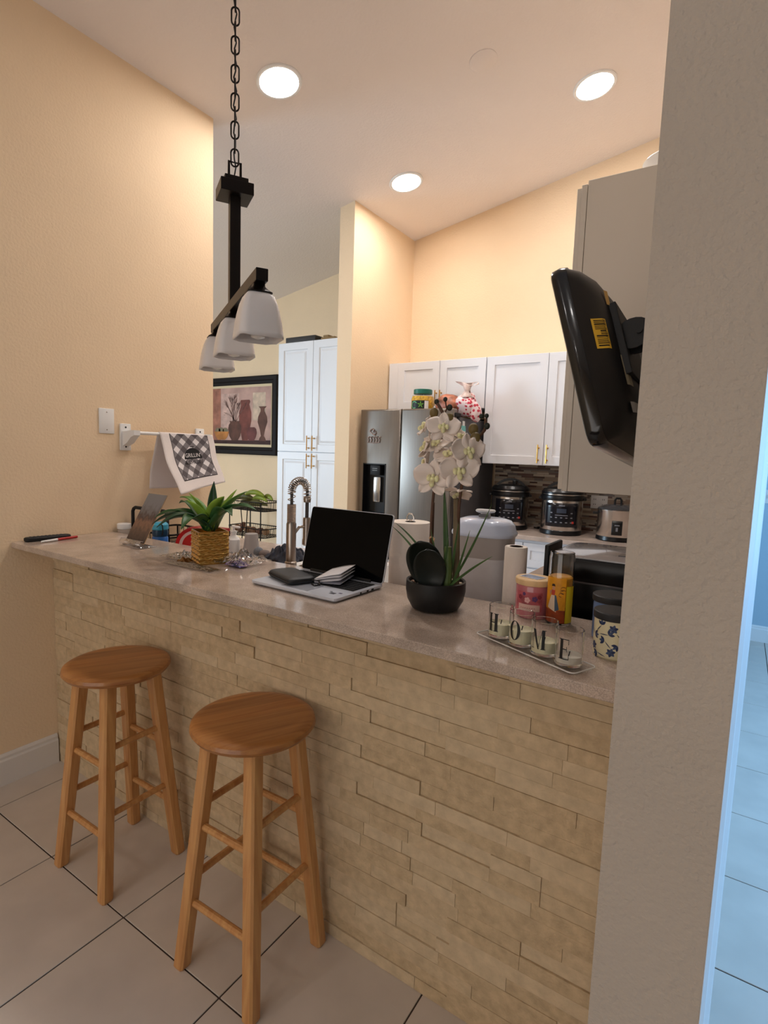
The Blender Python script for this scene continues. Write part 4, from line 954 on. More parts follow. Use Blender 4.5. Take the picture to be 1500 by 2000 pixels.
def curve_pts(ctrl, n=22):
    c_ = [Vector(p) for p in ctrl]; c_ = [c_[0]*2-c_[1]]+c_+[c_[-1]*2-c_[-2]]; out = []
    for i in range(1, len(c_)-2):
        p0, p1, p2, p3 = c_[i-1:i+3]; m = max(2, n//(len(c_)-3))
        for k in range(m):
            t = k/m; out.append(.5*((2*p1)+(-p0+p2)*t+(2*p0-5*p1+4*p2-p3)*t*t+(-p0+3*p1-3*p2+p3)*t**3))
    out.append(c_[-2]); return out
B().tube(curve_pts([ol((1.890, .115, 1.13)), ol((1.887, .10, 1.236)), ol((1.892, .09, 1.365)), ol((1.885, .12, 1.46)), ol((1.90, .115, 1.56)), ol((1.912, .095, 1.605)), ol((1.900, .09, 1.632)), ol((1.891, .09, 1.643))]), .0042, 8).obj('flower_stem', M_stem, oc)
B().tube(curve_pts([ol((1.960, .115, 1.13)), ol((1.962, .11, 1.28)), ol((1.968, .10, 1.37)), ol((1.975, .11, 1.47)), ol((2.000, .11, 1.54)), ol((2.030, .10, 1.570)), ol((2.036, .09, 1.60))]), .0042, 8).obj('flower_stem', M_stem, oc)
B().tube([ol((1.912, .09, 1.602)), ol((1.922, .09, 1.625)), ol((1.917, .09, 1.649))], .002, 6).obj('bud_stalk', M_stem, oc)
B().tube([ol((1.962, .118, 1.12)), ol((1.958, .105, 1.385))], .0095, 10).obj('stake', M_stake, oc)
B().tube([ol((1.887, .108, 1.12)), ol((1.888, .10, 1.37))], .005, 8).obj('stake', M_stem, oc)
B().tube([ol((1.885, .095, 1.270)), ol((1.892, .090, 1.275)), ol((1.897, .098, 1.270)), ol((1.902, .085, 1.262))], .003, 6).obj('twine', mat('twine', (206, 168, 130), .9), oc)
for p, r_, m in (((1.891, .09, 1.645), .007, M_budd), ((1.917, .09, 1.651), .006, M_budd), ((1.931, .09, 1.629), .008, M_budd), ((1.887, .085, 1.615), .0125, M_bud), ((1.937, .08, 1.600), .0125, M_bud), ((2.023, .09, 1.605), .006, M_budd), ((2.038, .09, 1.606), .0055, M_budd), ((2.040, .09, 1.580), .008, M_budd), ((2.005, .085, 1.572), .0135, M_bud), ((2.016, .075, 1.548), .014, M_bud)):
    B().sph(ol(p), (r_, r_*.85, r_*1.15), 10, 8).obj('bud', m, oc)
def blade(p0, p1, sag, w_, m, name='blade', side=None, fold=.25, n=14, tip=.06):
    p0, p1 = Vector(p0), Vector(p1); d = p1-p0; sd = (Vector(side) if side else d.cross(Vector((VD.x, VD.y, 0)))).normalized(); nn = sd.cross(d).normalized(); b = B()
    def f(u, v):
        c_ = p0.lerp(p1, v)+Vector((0, 0, sag*4*v*(1-v))); ww = w_*(tip+(1-tip)*math.sin(PI*min(1, .22+v*.78))**.8) if v < 1 else w_*tip
        return c_+sd*(u-.5)*ww+nn*abs(u-.5)*ww*fold
    b.grid(f, 4, n); return b.obj(name, m, oc, smooth=180, solid=.0008)
for a, c_, s in (((1.93, .10, 1.14), (1.797, .05, 1.309), .02), ((1.92, .09, 1.14), (1.775, .07, 1.295), .015), ((1.955, .10, 1.15), (2.073, .07, 1.381), -.012), ((1.96, .09, 1.14), (2.021, .06, 1.310), -.008), ((1.955, .07, 1.14), (2.091, .05, 1.252), .006), ((1.95, .10, 1.14), (1.983, .07, 1.327), 0), ((1.945, .10, 1.13), (1.925, .09, 1.42), 0), ((1.935, .08, 1.13), (1.96, .06, 1.29), .0), ((1.94, .08, 1.13), (1.90, .07, 1.30), .0)):
    blade(ol(a), ol(c_), s, .0065 if c_[2] < 1.4 else .015, M_blade)
B().tube([ol((1.948, .085, 1.12)), ol((1.952, .08, 1.18)), ol((1.950, .08, 1.255))], [.013, .014, .010], 10).obj('cane', mat('cane_green', (84, 104, 52), .5, var=.25, vscale=14), oc)
def oval(p0, p1, w_, side):
    p0, p1 = ol(p0), ol(p1); d = p1-p0; sd = Vector(side); sd = (sd-d*sd.dot(d)/d.length_squared).normalized(); nn = sd.cross(d).normalized(); b = B()
    def f(u, v):
        ww = w_*math.sqrt(max(0, 1-(2*v-1)**2))*(.82+.3*v)+.004; return p0+d*v+sd*(u-.5)*ww+nn*((abs(u-.5)**2)*ww*.5-.012*math.sin(PI*v))
    b.grid(f, 10, 22); return b.obj('leaf', M_dkleaf, oc, smooth=180, solid=.0022)
oval((1.908, .072, 1.128), (1.884, .040, 1.268), .098, (1, .3, .1)); oval((1.922, .055, 1.125), (1.914, .030, 1.250), .084, (1, .4, .25))

# ------------------------------------------------------------------ succulent in gold planter
SXc, SYc = 0.938, 0.112
su = thing('potted_succulent', 'green artificial agave in a square gold ridged planter', 'plant', (SXc, SYc, CT), math.radians(66))
hw, hh = .055, .122
M_gold = mat('gold_planter', (206, 164, 92), .24, metal=.8)
b = B()
for k in range(4):
    a = k*PI/2; c_, s_ = math.cos(a), math.sin(a)
    def f(u, v, c_=c_, s_=s_, k=k):
        zz = hh*v; e = 0
        if 0.02 < u < .98 and .04 < v < .97:
            ph = v*7.0*2*PI; e = .0036*math.sin(ph+.75*math.sin(u*19+k+2.4*math.floor(v*7)))
        x, y = (u-.5)*2*hw, -hw-e
        return (x*c_-y*s_, x*s_+y*c_, zz)
    b.grid(f, 26, 64)
b.obj('planter', M_gold, su, smooth=180)
B().loft([[(x, y, hh) for x, y in rrect(2*hw+.002, 2*hw+.002, .002, 1)], [(x, y, hh) for x, y in rrect(2*hw-.008, 2*hw-.008, .002, 1)], [(x, y, hh-.02) for x, y in rrect(2*hw-.008, 2*hw-.008, .002, 1)]], cap0=False).obj('planter_rim', M_gold, su, smooth=0)
def sc_local(p): return Matrix.Rotation(-math.radians(66), 3, 'Z') @ (Vector(p)-Vector((SXc, SYc, CT)))
M_ag = [mat('agave_%d' % i, c, .42, var=.3, vscale=12) for i, c in enumerate(((46, 92, 46), (138, 172, 62), (98, 142, 58), (30, 66, 38)))]
AG = [((.930, .02, 1.06), None, 0, 0)]
leaves = [((.945, .125, 1.376), .026, .0, 3), ((.885, .06, 1.330), .036, .012, 1), ((.925, .02, 1.310), .042, .01, 1), ((.985, .20, 1.345), .034, .005, 1), ((1.065, .07, 1.330), .036, .02, 1), ((1.075, .17, 1.345), .034, .02, 2), ((.775, .10, 1.305), .034, .04, 2),
          ((.690, .16, 1.272), .036, .045, 0), ((.655, .07, 1.215), .038, .05, 0), ((.745, .0, 1.205), .042, .05, 3), ((1.165, .13, 1.285), .036, .05, 0), ((1.130, .05, 1.268), .04, .05, 0), ((.985, -.05, 1.215), .044, .05, 0), ((.86, -.06, 1.21), .044, .05, 3), ((.93, .25, 1.30), .036, .03, 2)]
for k, (tip, w_, sag, mi) in enumerate(leaves):
    p0 = sc_local((.935+.012*math.cos(k*2.4), .115+.012*math.sin(k*2.4), CT+hh-.004)); p1 = sc_local(tip)
    d = p1-p0; sd = d.cross(Vector((0, 0, 1))); sd = sd.normalized() if sd.length > .03 else sc_local((SXc+.8, SYc+.5, CT)).normalized()
    nn = sd.cross(d).normalized(); b = B()
    def f(u, v):
        c_ = p0.lerp(p1, v)+Vector((0, 0, sag*4*v*(1-v)*.9)); ww = 1.35*w_*(.45+.55*math.sin(PI*min(1, .1+v*.75)))*(1-v**4*.97)
        return c_+sd*(u-.5)*ww*1.15+nn*(abs(u-.5)**1.6)*ww*.9
    b.grid(f, 6, 16); b.obj('leaf', M_ag[mi], su, smooth=180, solid=.0022)
# crumpled clear wrapping round the planter, purple strip
def crumple(cx, cy, w_, d_, h_, seed, label, m, z=CT, name='plastic_wrap', cat='wrapper', nu=26):
    b = B()
    def f(u, v):
        x, y = (u-.5)*w_, (v-.5)*d_; e = 1-max(abs(u-.5), abs(v-.5))*2*.75
        zz = h_*e*(.45+.9*abs(fbm((u*6+seed, v*6, seed), 1))+.6*abs(fbm((u*14, v*14+seed, seed), 1)))
        return (x*(1+.15*fbm((u*3, v*3, seed))), y*(1+.15*fbm((v*3, u*3, seed+4))), .001+max(0, zz))
    b.grid(f, nu, nu); return tag(b.obj(name, m, smooth=0, loc=(cx, cy, z), solid=.0004), label, cat)
M_cello = glassy('cellophane', (254, 254, 255), .06, .45)
crumple(1.055, .165, .15, .16, .06, 3, 'crumpled clear cellophane right of the gold planter', M_cello)
crumple(.80, .10, .15, .12, .03, 8, 'crumpled clear cellophane left of the gold planter', M_cello)
crumple(.96, .01, .26, .05, .014, 14, 'thin clear wrapping in front of the gold planter', M_cello)
crumple(1.075, .125, .085, .05, .028, 22, 'purple and white candy wrapper beside the gold planter', mat('purple_film', (120, 96, 170), .25), nu=12)
crumple(.885, .04, .05, .04, .028, 30, 'small gold and brown candy wrapper at the planter corner', mat('gold_film', (120, 84, 44), .25, metal=.6), nu=8)

# ------------------------------------------------------------------ photo in clear stand
ph_ = thing('photo_stand', 'clear slanted stand holding an upright photo on the bar', 'photo stand', (0.455, 0.110, CT), math.radians(-3))
L_, W_ = .232, .145; ln = math.radians(29)
def pp(x, s, o=0): return (x, -.0+s*math.sin(ln)-o*math.cos(ln), .018+s*math.cos(ln)-o*math.sin(ln)*-1)
b = B(); b.loft([[pp(x, s, o) for x, s in ((-W_/2, 0), (W_/2, 0), (W_/2, L_), (-W_/2, L_))] for o in (-.0018, .0)]); b.obj('back_panel', mat('photo_edge', (206, 170, 130), .6), ph_, smooth=0)
m = mat('photo_print', (96, 84, 78), .5); nt = m.node_tree; bsd = nt.nodes['Principled BSDF']
uvn = nt.nodes.new('ShaderNodeUVMap'); no = nt.nodes.new('ShaderNodeTexNoise'); no.inputs['Scale'].default_value = 9; no.inputs['Detail'].default_value = 6; nt.links.new(uvn.outputs[0], no.inputs['Vector'])
sp = nt.nodes.new('ShaderNodeSeparateXYZ'); nt.links.new(uvn.outputs[0], sp.inputs[0])
ad = nt.nodes.new('ShaderNodeMath'); ad.operation = 'MULTIPLY_ADD'; ad.inputs[1].default_value = .45; nt.links.new(no.outputs['Fac'], ad.inputs[0]); nt.links.new(sp.outputs[1], ad.inputs[2])
rp = nt.nodes.new('ShaderNodeValToRGB'); cr = rp.color_ramp; cr.elements[0].position = .2; cr.elements[0].color = (*lin((66, 52, 46)), 1); cr.elements[1].position = 1.0; cr.elements[1].color = (*lin((128, 126, 128)), 1)
for p_, c in ((.45, (98, 78, 66)), (.62, (138, 104, 84)), (.75, (82, 66, 62)), (.86, (112, 106, 106))): e_ = cr.elements.new(p_); e_.color = (*lin(c), 1)
nt.links.new(ad.outputs[0], rp.inputs[0]); nt.links.new(rp.outputs[0], bsd.inputs['Base Color'])
b = B(); b.poly([pp(x, s, .0012) for x, s in ((-W_/2+.001, .002), (W_/2-.001, .002), (W_/2-.001, L_-.002), (-W_/2+.001, L_-.002))]); fo = b.obj('photo', m, ph_, smooth=0)
ul = fo.data.uv_layers.new(name='UVMap')
for li in fo.data.polygons[0].loop_indices:
    co = fo.data.vertices[fo.data.loops[li].vertex_index].co; ul.data[li].uv = (.5+co.x/W_, (co.z-.018)/(L_*math.cos(ln)))
b = B(); prof = [(.055, .0015), (.02, .0015), (-.01, .002), (-.022, .008), (-.024, .02), (-.016, .032), (-.004, .03)]
b.loft([[(-W_/2-.004, y, z), (W_/2+.004, y, z)] for y, z in prof], cap0=False, cap1=False, closed=False); b.obj('clear_foot', glassy('acrylic', (250, 250, 252), .0, .5), ph_, solid=.0025)

# ------------------------------------------------------------------ remote and marker pen by the wall
rm = thing('remote_control', 'black remote control on the bar against the left wall', 'remote', (0.046, -0.045, CT), math.radians(86))
B().loft([[(x, y, z) for x, y in rrect(.185+e, .044+e, .016, 4)] for z, e in ((0, -.008), (.004, 0), (.014, 0), (.018, -.006))]).obj('body', M_blackm, rm)
b = B()
for i in range(9):
    for j in range(3): b.box(-.07+i*.0155, -.061+i*.0155, -.0145+j*.011, -.0075+j*.011, .018, .0198, bev=.0006, seg=1)
b.obj('buttons', mat('rubber_grey', (52, 52, 54), .6), rm, smooth=0)['kind'] = 'stuff'
mk = thing('marker_pen', 'red pen with white end lying beside the remote', 'pen', (0.098, -0.02, CT+.0062), math.radians(101))
B().cyl((-.012, 0, 0), (.085, 0, 0), .0062, .0056, 12).obj('barrel', mat('red_pen', (178, 40, 36), .35), mk)
B().cyl((-.085, 0, 0), (-.012, 0, 0), .004, .0058, 12).obj('white_end', M_white, mk)

# ------------------------------------------------------------------ letter candles on a glass tray
M_glass = mat('clear_glass', (255, 255, 255), 0.0, trans=1.0, ior=1.45)
ta = math.atan2(-.027, .0605)
tr = thing('candle_tray', 'clear glass tray under the four letter candles', 'tray', (2.238, -.0605, CT), ta)
B().loft([[(x, y, z) for x, y in rrect(.285+e, .078+e, .012, 4)] for z, e in ((.0005, -.006), (.004, 0), (.0065, 0))]).obj('plate', glassy('tray_glass', (252, 253, 253), .02, .12), tr)
B().tube([(x, y, .0065) for x, y in rrect(.285, .078, .012, 5)], .0014, 6, closed=True).obj('rim', mat('tray_edge_glint', (214, 210, 204), .15), tr)  # opaque pale grey stands in for the light lines along the glass edge
M_wax = mat('cream_wax', (244, 236, 200), .5, sss=.3); M_wax2 = mat('white_wax', (232, 226, 210), .5, sss=.3)
CR, CH = .0285, .074
LET = {'H': [(-.62, -.22, 0, 1), (.22, .62, 0, 1), (-.22, .22, .48, .53), (-.75, -.09, 0, .035), (-.75, -.09, .965, 1), (.09, .75, 0, .035), (.09, .75, .965, 1)],
       'E': [(-.5, -.14, 0, 1), (-.65, .55, 0, .04), (-.65, .5, .96, 1), (-.14, .3, .48, .53), (.49, .55, 0, .28), (.44, .5, .74, 1), (.25, .3, .38, .64)]}
def letter(t, ch, ang):
    b = B(); S = .043; zb = .016; R_ = CR+.0006
    def q(x, z): a = ang+x*S*.42/R_; return (R_*math.cos(a), R_*math.sin(a), zb+z*S)
    if ch in LET:
        for x0, x1, z0, z1 in LET[ch]: b.grid(lambda u, v: q(x0+(x1-x0)*u, z0+(z1-z0)*v), 5, 2)
    elif ch == 'O':
        n = 40
        for i in range(n):
            a0, a1 = 2*PI*i/n, 2*PI*(i+1)/n
            b.poly([q(.74*math.cos(a0), .5+.52*math.sin(a0)), q(.74*math.cos(a1), .5+.52*math.sin(a1)), q(.36*math.cos(a1), .5+.49*math.sin(a1)), q(.36*math.cos(a0), .5+.49*math.sin(a0))])
    else:
        def quad(p): 
            b.grid(lambda u, v: q(*[(p[0][k]*(1-u)+p[1][k]*u)*(1-v)+(p[3][k]*(1-u)+p[2][k]*u)*v for k in (0, 1)]), 3, 6)
        quad(((-.72, 0), (-.66, 0), (-.66, 1), (-.72, 1))); quad(((-.72, 1), (-.36, 1), (.12, 0), (-.02, 0))); quad(((-.02, 0), (.06, .06), (.50, 1), (.44, 1))); quad(((.44, 0), (.80, 0), (.80, 1), (.44, 1)))
        for x0, x1, z in ((-.85, -.52, 0), (.34, .92, 0), (-.85, -.5, .965), (.6, .92, .965)): quad(((x0, z), (x1, z), (x1, z+.035), (x0, z+.035)))
    b.obj('letter', mat('letter_black', (12, 12, 14), .4), t, smooth=0)
for k, (ch, wl, ang_) in enumerate((('H', .030, -1), ('O', .034, 0), ('M', .028, 0), ('E', .018, 0))):
    t = thing('letter_candle', 'glass candle cup lettered %s, %s in the row of four' % (ch, ('first', 'second', 'third', 'last')[k]), 'candle', (2.148+.0605*k, -.020-.027*k, CT+.0070), 0, 'letter candles on the glass tray')
    B().lathe([(0, 0), (CR-.001, 0), (CR, .001), (CR, CH), (CR-.0007, CH+.0006), (CR-.0016, CH), (CR-.0016, .006), (0, .006)], 36).obj('glass', M_glass, t)
    B().lathe([(0, .0062), (CR-.0019, .0062), (CR-.0019, wl+.002), (CR-.004, wl), (0, wl-.002)], 32).obj('wax', M_wax if k < 3 else M_wax2, t)
    B().cyl((0, 0, wl-.003), (.002, .001, wl+.008), .0011, n=6).obj('wick', M_black, t)
    letter(t, ch, math.atan2(-.96, -.10-.06*(3-k)))

# ------------------------------------------------------------------ jar candles
VA = math.atan2(-1.42, .42)
pk = thing('jar_candle', 'pink jar candle with floral label and wooden lid', 'candle', (2.147, .222, CT))
B().lathe([(0, 0), (.044, 0), (.047, .003), (.047, .086), (.0455, .090), (0, .090)], 40).obj('jar', mat('pink_glass', (190, 110, 118), .15, coat=.4), pk)
B().lathe([(0, .090), (.0485, .090), (.0495, .093), (.0495, .104), (.048, .106), (0, .106)], 40).obj('lid', mat('pale_wood', (226, 190, 142), .55, var=.1, vscale=8, stretch=(1, 12, 1)), pk)
b = B(); cylpatch(b, .0473, VA-1.05, VA+.55, .022, .074, 16); lb = b.obj('label', mat('label_rose', (176, 84, 92), .5, var=.35, vscale=55), pk)
b = B(); cylpatch(b, .0476, VA-.85, VA+.42, .022, .040, 12, 0, 2); b.obj('label_strip', mat('label_cream', (222, 186, 176), .5), lb)
b = B()
for a, z, r_, mi in ((-.3, .052, .0085, 0), (.12, .056, .008, 1), (-.75, .058, .007, 2), (.38, .062, .006, 2), (-.5, .068, .005, 1)):
    for p_ in range(5): 
        w2 = 2*PI*p_/5; cdec(b, .0478, VA+a, z, None, [(r_*(.55*math.cos(w2)+.45*math.cos(t_)), r_*(.55*math.sin(w2)+.45*math.sin(t_))) for t_ in [2*PI*i/8 for i in range(8)]], mi)
b.obj('flower_print', [mat('rose_pale', (232, 180, 178), .5), mat('plum', (96, 62, 112), .5), mat('wine', (136, 48, 62), .5)], lb, smooth=0)
b = B()
for k in range(7): cylpatch(b, .0478, VA-.7+.13*k, VA-.62+.13*k, .029, .0315, 1, 0, 1)
b.obj('label_text', mat('rose_text', (196, 140, 132), .5), lb, smooth=0)
cdp = thing('photo_card', 'small bluish photo card lying on the pink candle lid', 'card', (2.143, .222, CT+.1065), math.radians(-18))
B().box(-.029, .029, -.021, .021, 0, .0012).obj('card', M_pap, cdp, smooth=0)
B().box(-.026, .026, -.018, .018, .0012, .0015).obj('picture', mat('card_print', (104, 124, 158), .35, var=.6, vscale=45), cdp, smooth=0)
tc_ = thing('prayer_candle', 'tall glass prayer candle with yellow wax and a dress figure print', 'candle', (2.226, .196, CT))
B().lathe([(0, 0), (.030, 0), (.0325, .003), (.0325, .178), (.031, .184), (.031, .190), (.0295, .191), (.0290, .184), (.0305, .176), (.0305, .006), (0, .006)], 36).obj('glass', M_glass, tc_)
b = B().lathe([(0, .007), (.0300, .007), (.0300, .05), (0, .05)], 30, mi=0); b.lathe([(.0300, .05), (.0300, .125), (.026, .128), (0, .127)], 30, mi=1)
b.obj('wax', [mat('amber_wax', (150, 66, 14), .4, sss=.2), mat('yellow_wax', (228, 160, 20), .4, sss=.2)], tc_)
b = B(); cylpatch(b, .0329, VA-1.45, VA+.42, .008, .126, 18); lb = b.obj('label', mat('label_gold', (222, 150, 24), .45, var=.25, vscale=25), tc_)
b = B(); cylpatch(b, .0330, VA-1.45, VA+.42, .008, .042, 18); b.obj('label_base', mat('label_rust', (150, 62, 18), .5, var=.3, vscale=40), lb)
def fig(pts, mi, r_=.0333): 
    cdec(b, r_, VA-.55, 0, None, pts, mi)
b = B()
fig([(-.016, .046), (.010, .036), (.006, .080), (-.005, .082)], 0); fig([(.006, .038), (.017, .044), (.008, .080), (.004, .082)], 1, .0334)
fig([(-.005, .080), (.004, .080), (.005, .094), (-.006, .094)], 2); fig([(.0045*math.cos(a), .099+.005*math.sin(a)) for a in [2*PI*i/10 for i in range(10)]], 3); fig([(-.006, .104), (.005, .104), (.003, .110), (-.004, .110)], 4)
fig([(-.012, .09), (-.005, .094), (-.006, .086), (-.011, .078)], 3, .0334)
b.obj('figure_print', [mat('dress_cream', (222, 200, 176), .5), mat('dress_blue', (70, 90, 110), .5), mat('blouse', (190, 70, 50), .5), mat('skin_print', (196, 140, 104), .5), mat('hair_print', (52, 32, 24), .5)], lb, smooth=0)
b = B()
for k in range(3):
    pts = [(.016+.007*math.cos(a)+(.004 if k else 0), .082+.008*k+.005*math.sin(a)) for a in [PI*.2+PI*1.3*i/8 for i in range(9)]]
    for (x0, z0), (x1, z1) in zip(pts, pts[1:]): cdec(b, .0334, VA-.40, 0, None, [(x0, z0), (x1, z1), (x1, z1+.0016), (x0, z0+.0016)])
b.obj('script_print', mat('brown_print', (96, 52, 16), .5), lb, smooth=0)
b = B(); cylpatch(b, .0330, VA+.46, VA+1.3, .008, .105, 10); b.obj('back_label', mat('label_yellow', (214, 190, 30), .45), tc_)
bj = thing('jar_candle', 'blue glass jar candle with black lid behind the patterned jar', 'candle', (2.366, .150, CT))
B().lathe([(0, 0), (.042, 0), (.045, .004), (.045, .088), (.043, .094), (0, .094)], 36).obj('jar', mat('blue_jar', (96, 122, 168), .15, coat=.4), bj)
B().lathe([(0, .094), (.047, .094), (.048, .096), (.048, .108), (.046, .110), (0, .110)], 36).obj('lid', mat('lid_black', (42, 42, 44), .5), bj)
b = B(); cylpatch(b, .0454, VA-.9, VA+.8, .025, .075, 12); b.obj('label', mat('label_lilac', (190, 184, 190), .5), bj)
fj = thing('jar_candle', 'cream jar candle with navy flower pattern and black lid', 'candle', (2.392, .030, CT))
B().lathe([(0, 0), (.039, 0), (.042, .004), (.042, .086), (0, .088)], 36).obj('jar', mat('cream_jar', (222, 212, 176), .3, coat=.3), fj)
B().lathe([(0, .086), (.044, .086), (.045, .088), (.045, .101), (.043, .103), (0, .103)], 36).obj('lid', mat('lid_black', (42, 42, 44), .5), fj)
b = B(); random.seed(9)
def leafp(ac, z, a, L, w_, mi):
    pts = [(L*s*math.cos(a)-w_*math.sin(PI*s)*math.sin(a), L*s*math.sin(a)+w_*math.sin(PI*s)*math.cos(a)) for s in [i/6 for i in range(7)]]+[(L*s*math.cos(a)+w_*math.sin(PI*s)*math.sin(a), L*s*math.sin(a)-w_*math.sin(PI*s)*math.cos(a)) for s in [i/6 for i in range(5, 0, -1)]]
    cdec(b, .0424, ac, z, None, pts, mi)
for k, (a, z, kind) in enumerate(((-.15, .070, 0), (-.95, .012, 1), (-.2, .018, 0), (-.55, .042, 1), (-.75, .075, 1), (.35, .045, 1), (.5, .075, 0), (.7, .02, 0), (-.35, .056, 1), (.1, .035, 1), (-1.2, .05, 1), (-1.25, .025, 0), (.95, .05, 1))):
    ac = VA+a
    if kind == 0:
        for p_ in range(6): leafp(ac, z, 2*PI*p_/6+.3, .0105, .0032, p_ % 2)
    else:
        a0 = random.uniform(0, 6.28)
        for p_ in range(3): leafp(ac, z, a0+p_*.75, .013, .0030, p_ % 2)
        leafp(ac, z, a0+PI, .022, .0010, 0)
b.obj('flower_print', [mat('navy_print', (34, 46, 84), .4), mat('slate_print', (62, 78, 110), .4)], fj, smooth=0)

# ------------------------------------------------------------------ behind the bar, on the kitchen worktop
ptw = thing('paper_towel_holder', 'upright steel paper towel holder behind the laptop', 'paper towel holder', (1.640, .405, KZ))
B().lathe([(0, 0), (.075, 0), (.078, .004), (.074, .010), (0, .012)], 32).obj('base', M_steel2, ptw)
B().cyl((0, 0, .01), (0, 0, .29), .006, n=10).obj('rod', M_steel2, ptw)
B().tube([(-.014, 0, .286), (-.013, 0, .300), (-.006, 0, .309), (.006, 0, .309), (.013, 0, .300), (.014, 0, .286)], .003, 8).obj('top_loop', M_steel2, ptw)
pr = thing('paper_towel_roll', 'thick white paper towel roll on the steel holder', 'paper towel', (1.640, .405, KZ+.0125))
M_ptw = mat('towel_paper', (236, 226, 216), .9, bump=.3, bscale=120)
B().lathe([(.019, 0), (.069, 0), (.0705, .003), (.0705, .266), (.069, .269), (.019, .269), (.019, 0)], 44).obj('paper', M_ptw, pr)
B().lathe([(.0185, .002), (.0188, .2695), (.016, .2695), (.016, .002), (.0185, .002)], 24).obj('core', mat('card_core', (58, 46, 40), .9), pr)
p2 = thing('paper_towel_roll', 'slim half-used paper roll standing beside the white dispenser', 'paper towel', (2.046, .352, KZ))
B().lathe([(.020, 0), (.0325, 0), (.034, .003), (.034, .246), (.0325, .249), (.020, .249), (.020, 0)], 36).obj('paper', M_ptw, p2)
B().lathe([(.020, .001), (.020, .2495), (.017, .2495), (.017, .001), (.020, .001)], 24).obj('core', mat('card_core', (58, 46, 40), .9), p2)
wd = thing('food_dispenser', 'translucent white container with pale blue domed lid behind the orchid', 'container', (1.888, .480, KZ), math.radians(6))
def wr(w_, d_, r, z): return [(x, y, z) for x, y in rrect(w_, d_, r, 6)]
M_wp = mat('milky_plastic', (214, 212, 216), .35, var=.06, vscale=16); M_wp2 = mat('clear_grey_plastic', (176, 170, 168), .3, var=.05, vscale=10)
B().loft([wr(.178, .148, .05, 0), wr(.186, .156, .055, .006), wr(.190, .160, .058, .185)]).obj('lower_body', M_wp, wd)
B().loft([wr(.190, .160, .058, .185), wr(.193, .163, .06, .190), wr(.197, .167, .06, .262)]).obj('upper_body', M_wp2, wd)
ld = B().loft([wr(.208, .178, .065, .256), wr(.211, .181, .066, .262), wr(.208, .178, .065, .267), wr(.202, .172, .065, .272), wr(.192, .162, .062, .292), wr(.170, .140, .058, .306), wr(.130, .105, .045, .312)]).obj('lid', mat('ice_blue', (206, 216, 238), .22, coat=.4), wd)
B().loft([wr(.034, .028, .008, .311), wr(.030, .024, .008, .328), wr(.060, .040, .015, .331), wr(.066, .046, .018, .336), wr(.060, .040, .016, .340)]).obj('grip', mat('grip_grey', (206, 206, 208), .35), ld)
B().box(-.016, .016, -.024, -.020, .316, .326).obj('grip_slot', mat('slot_grey', (90, 90, 92), .5), ld, smooth=0)
af = thing('air_fryer', 'big black countertop appliance with glossy grey top at the wall end', 'appliance', (2.290, .500, KZ))
M_afb = mat('fryer_black', (8, 8, 9), .3, spec=.3)
B().loft([wr(.276, .30, .05, 0), wr(.290, .314, .055, .010), wr(.292, .316, .055, .165), wr(.290, .314, .055, .168)]).obj('body', M_afb, af)
B().loft([wr(.290, .314, .055, .168), wr(.290, .314, .055, .173)]).obj('seam_band', mat('seam_grey', (96, 92, 92), .3, metal=.5), af)
B().loft([wr(.292, .316, .055, .173), wr(.298, .322, .056, .178), wr(.300, .324, .057, .232), wr(.292, .316, .055, .238)]).obj('upper_shell', M_afb, af)
B().loft([wr(.284, .308, .05, .236), wr(.282, .306, .05, .2415), wr(.270, .294, .045, .2425)]).obj('top_panel', mat('fryer_top', (150, 146, 148), .12, coat=.5), af)
B().box(-.164, -.150, -.13, .02, .10, .262, bev=.005).obj('side_flap', M_blackm, af)
B().box(.03, .10, -.06, -.01, .2428, .2445, bev=.0006, seg=1).obj('control_window', mat('window_grey', (104, 102, 104), .1), af, smooth=0)
gb = thing('card_box', 'small tilted grey checked card box behind the slim paper roll', 'box', (2.085, .445, KZ), .5)
B().box(-.032, .032, -.02, .02, 0, .15, bev=.003).obj('carton', mat('carton_grey', (96, 94, 96), .5), gb, smooth=0)
b = B()
for i in range(3):
    for j in range(4):
        if (i+j) % 2: b.box(-.029+i*.02, -.011+i*.02, -.0212, -.0199, .06+j*.022, .079+j*.022)
b.obj('check_print', mat('carton_pale', (172, 170, 172), .5), gb, smooth=0)

# faucet
fc = thing('kitchen_faucet', 'brushed steel spring-neck kitchen faucet behind the bar', 'faucet', (1.098, .385, KZ), math.radians(84))
M_fct = mat('nickel', (166, 156, 148), .28, metal=1.0)
B().lathe([(0, 0), (.030, 0), (.030, .005), (.024, .009), (.024, .066), (.020, .07), (.020, .222), (.018, .228), (0, .228)], 28).obj('body', M_fct, fc)
B().lathe([(.0165, .226), (.0165, .300)], 20).obj('hose_sleeve', M_fct, fc)
b = B()
for k in range(12): b.lathe([(.0165, .229+k*.006), (.0185, .232+k*.006), (.0165, .235+k*.006)], 20)
b.obj('sleeve_rib', M_fct, fc)
AR, AZ = .042, .355
cen = [(0, 0, z) for z in (.24, .28, .31, AZ-.01)]+[(AR-AR*math.cos(a), 0, AZ+.95*AR*math.sin(a)) for a in [PI*i/12 for i in range(13)]]+[(2*AR, 0, AZ-.02), (2*AR, 0, AZ-.035)]
B().tube(cen, .0062, 10).obj('hose', mat('hose_grey', (70, 66, 64), .5), fc)
cp = curve_pts([c_ for c_ in cen if c_[2] > .295], 240); pts = []
tot = 0; prevd = None
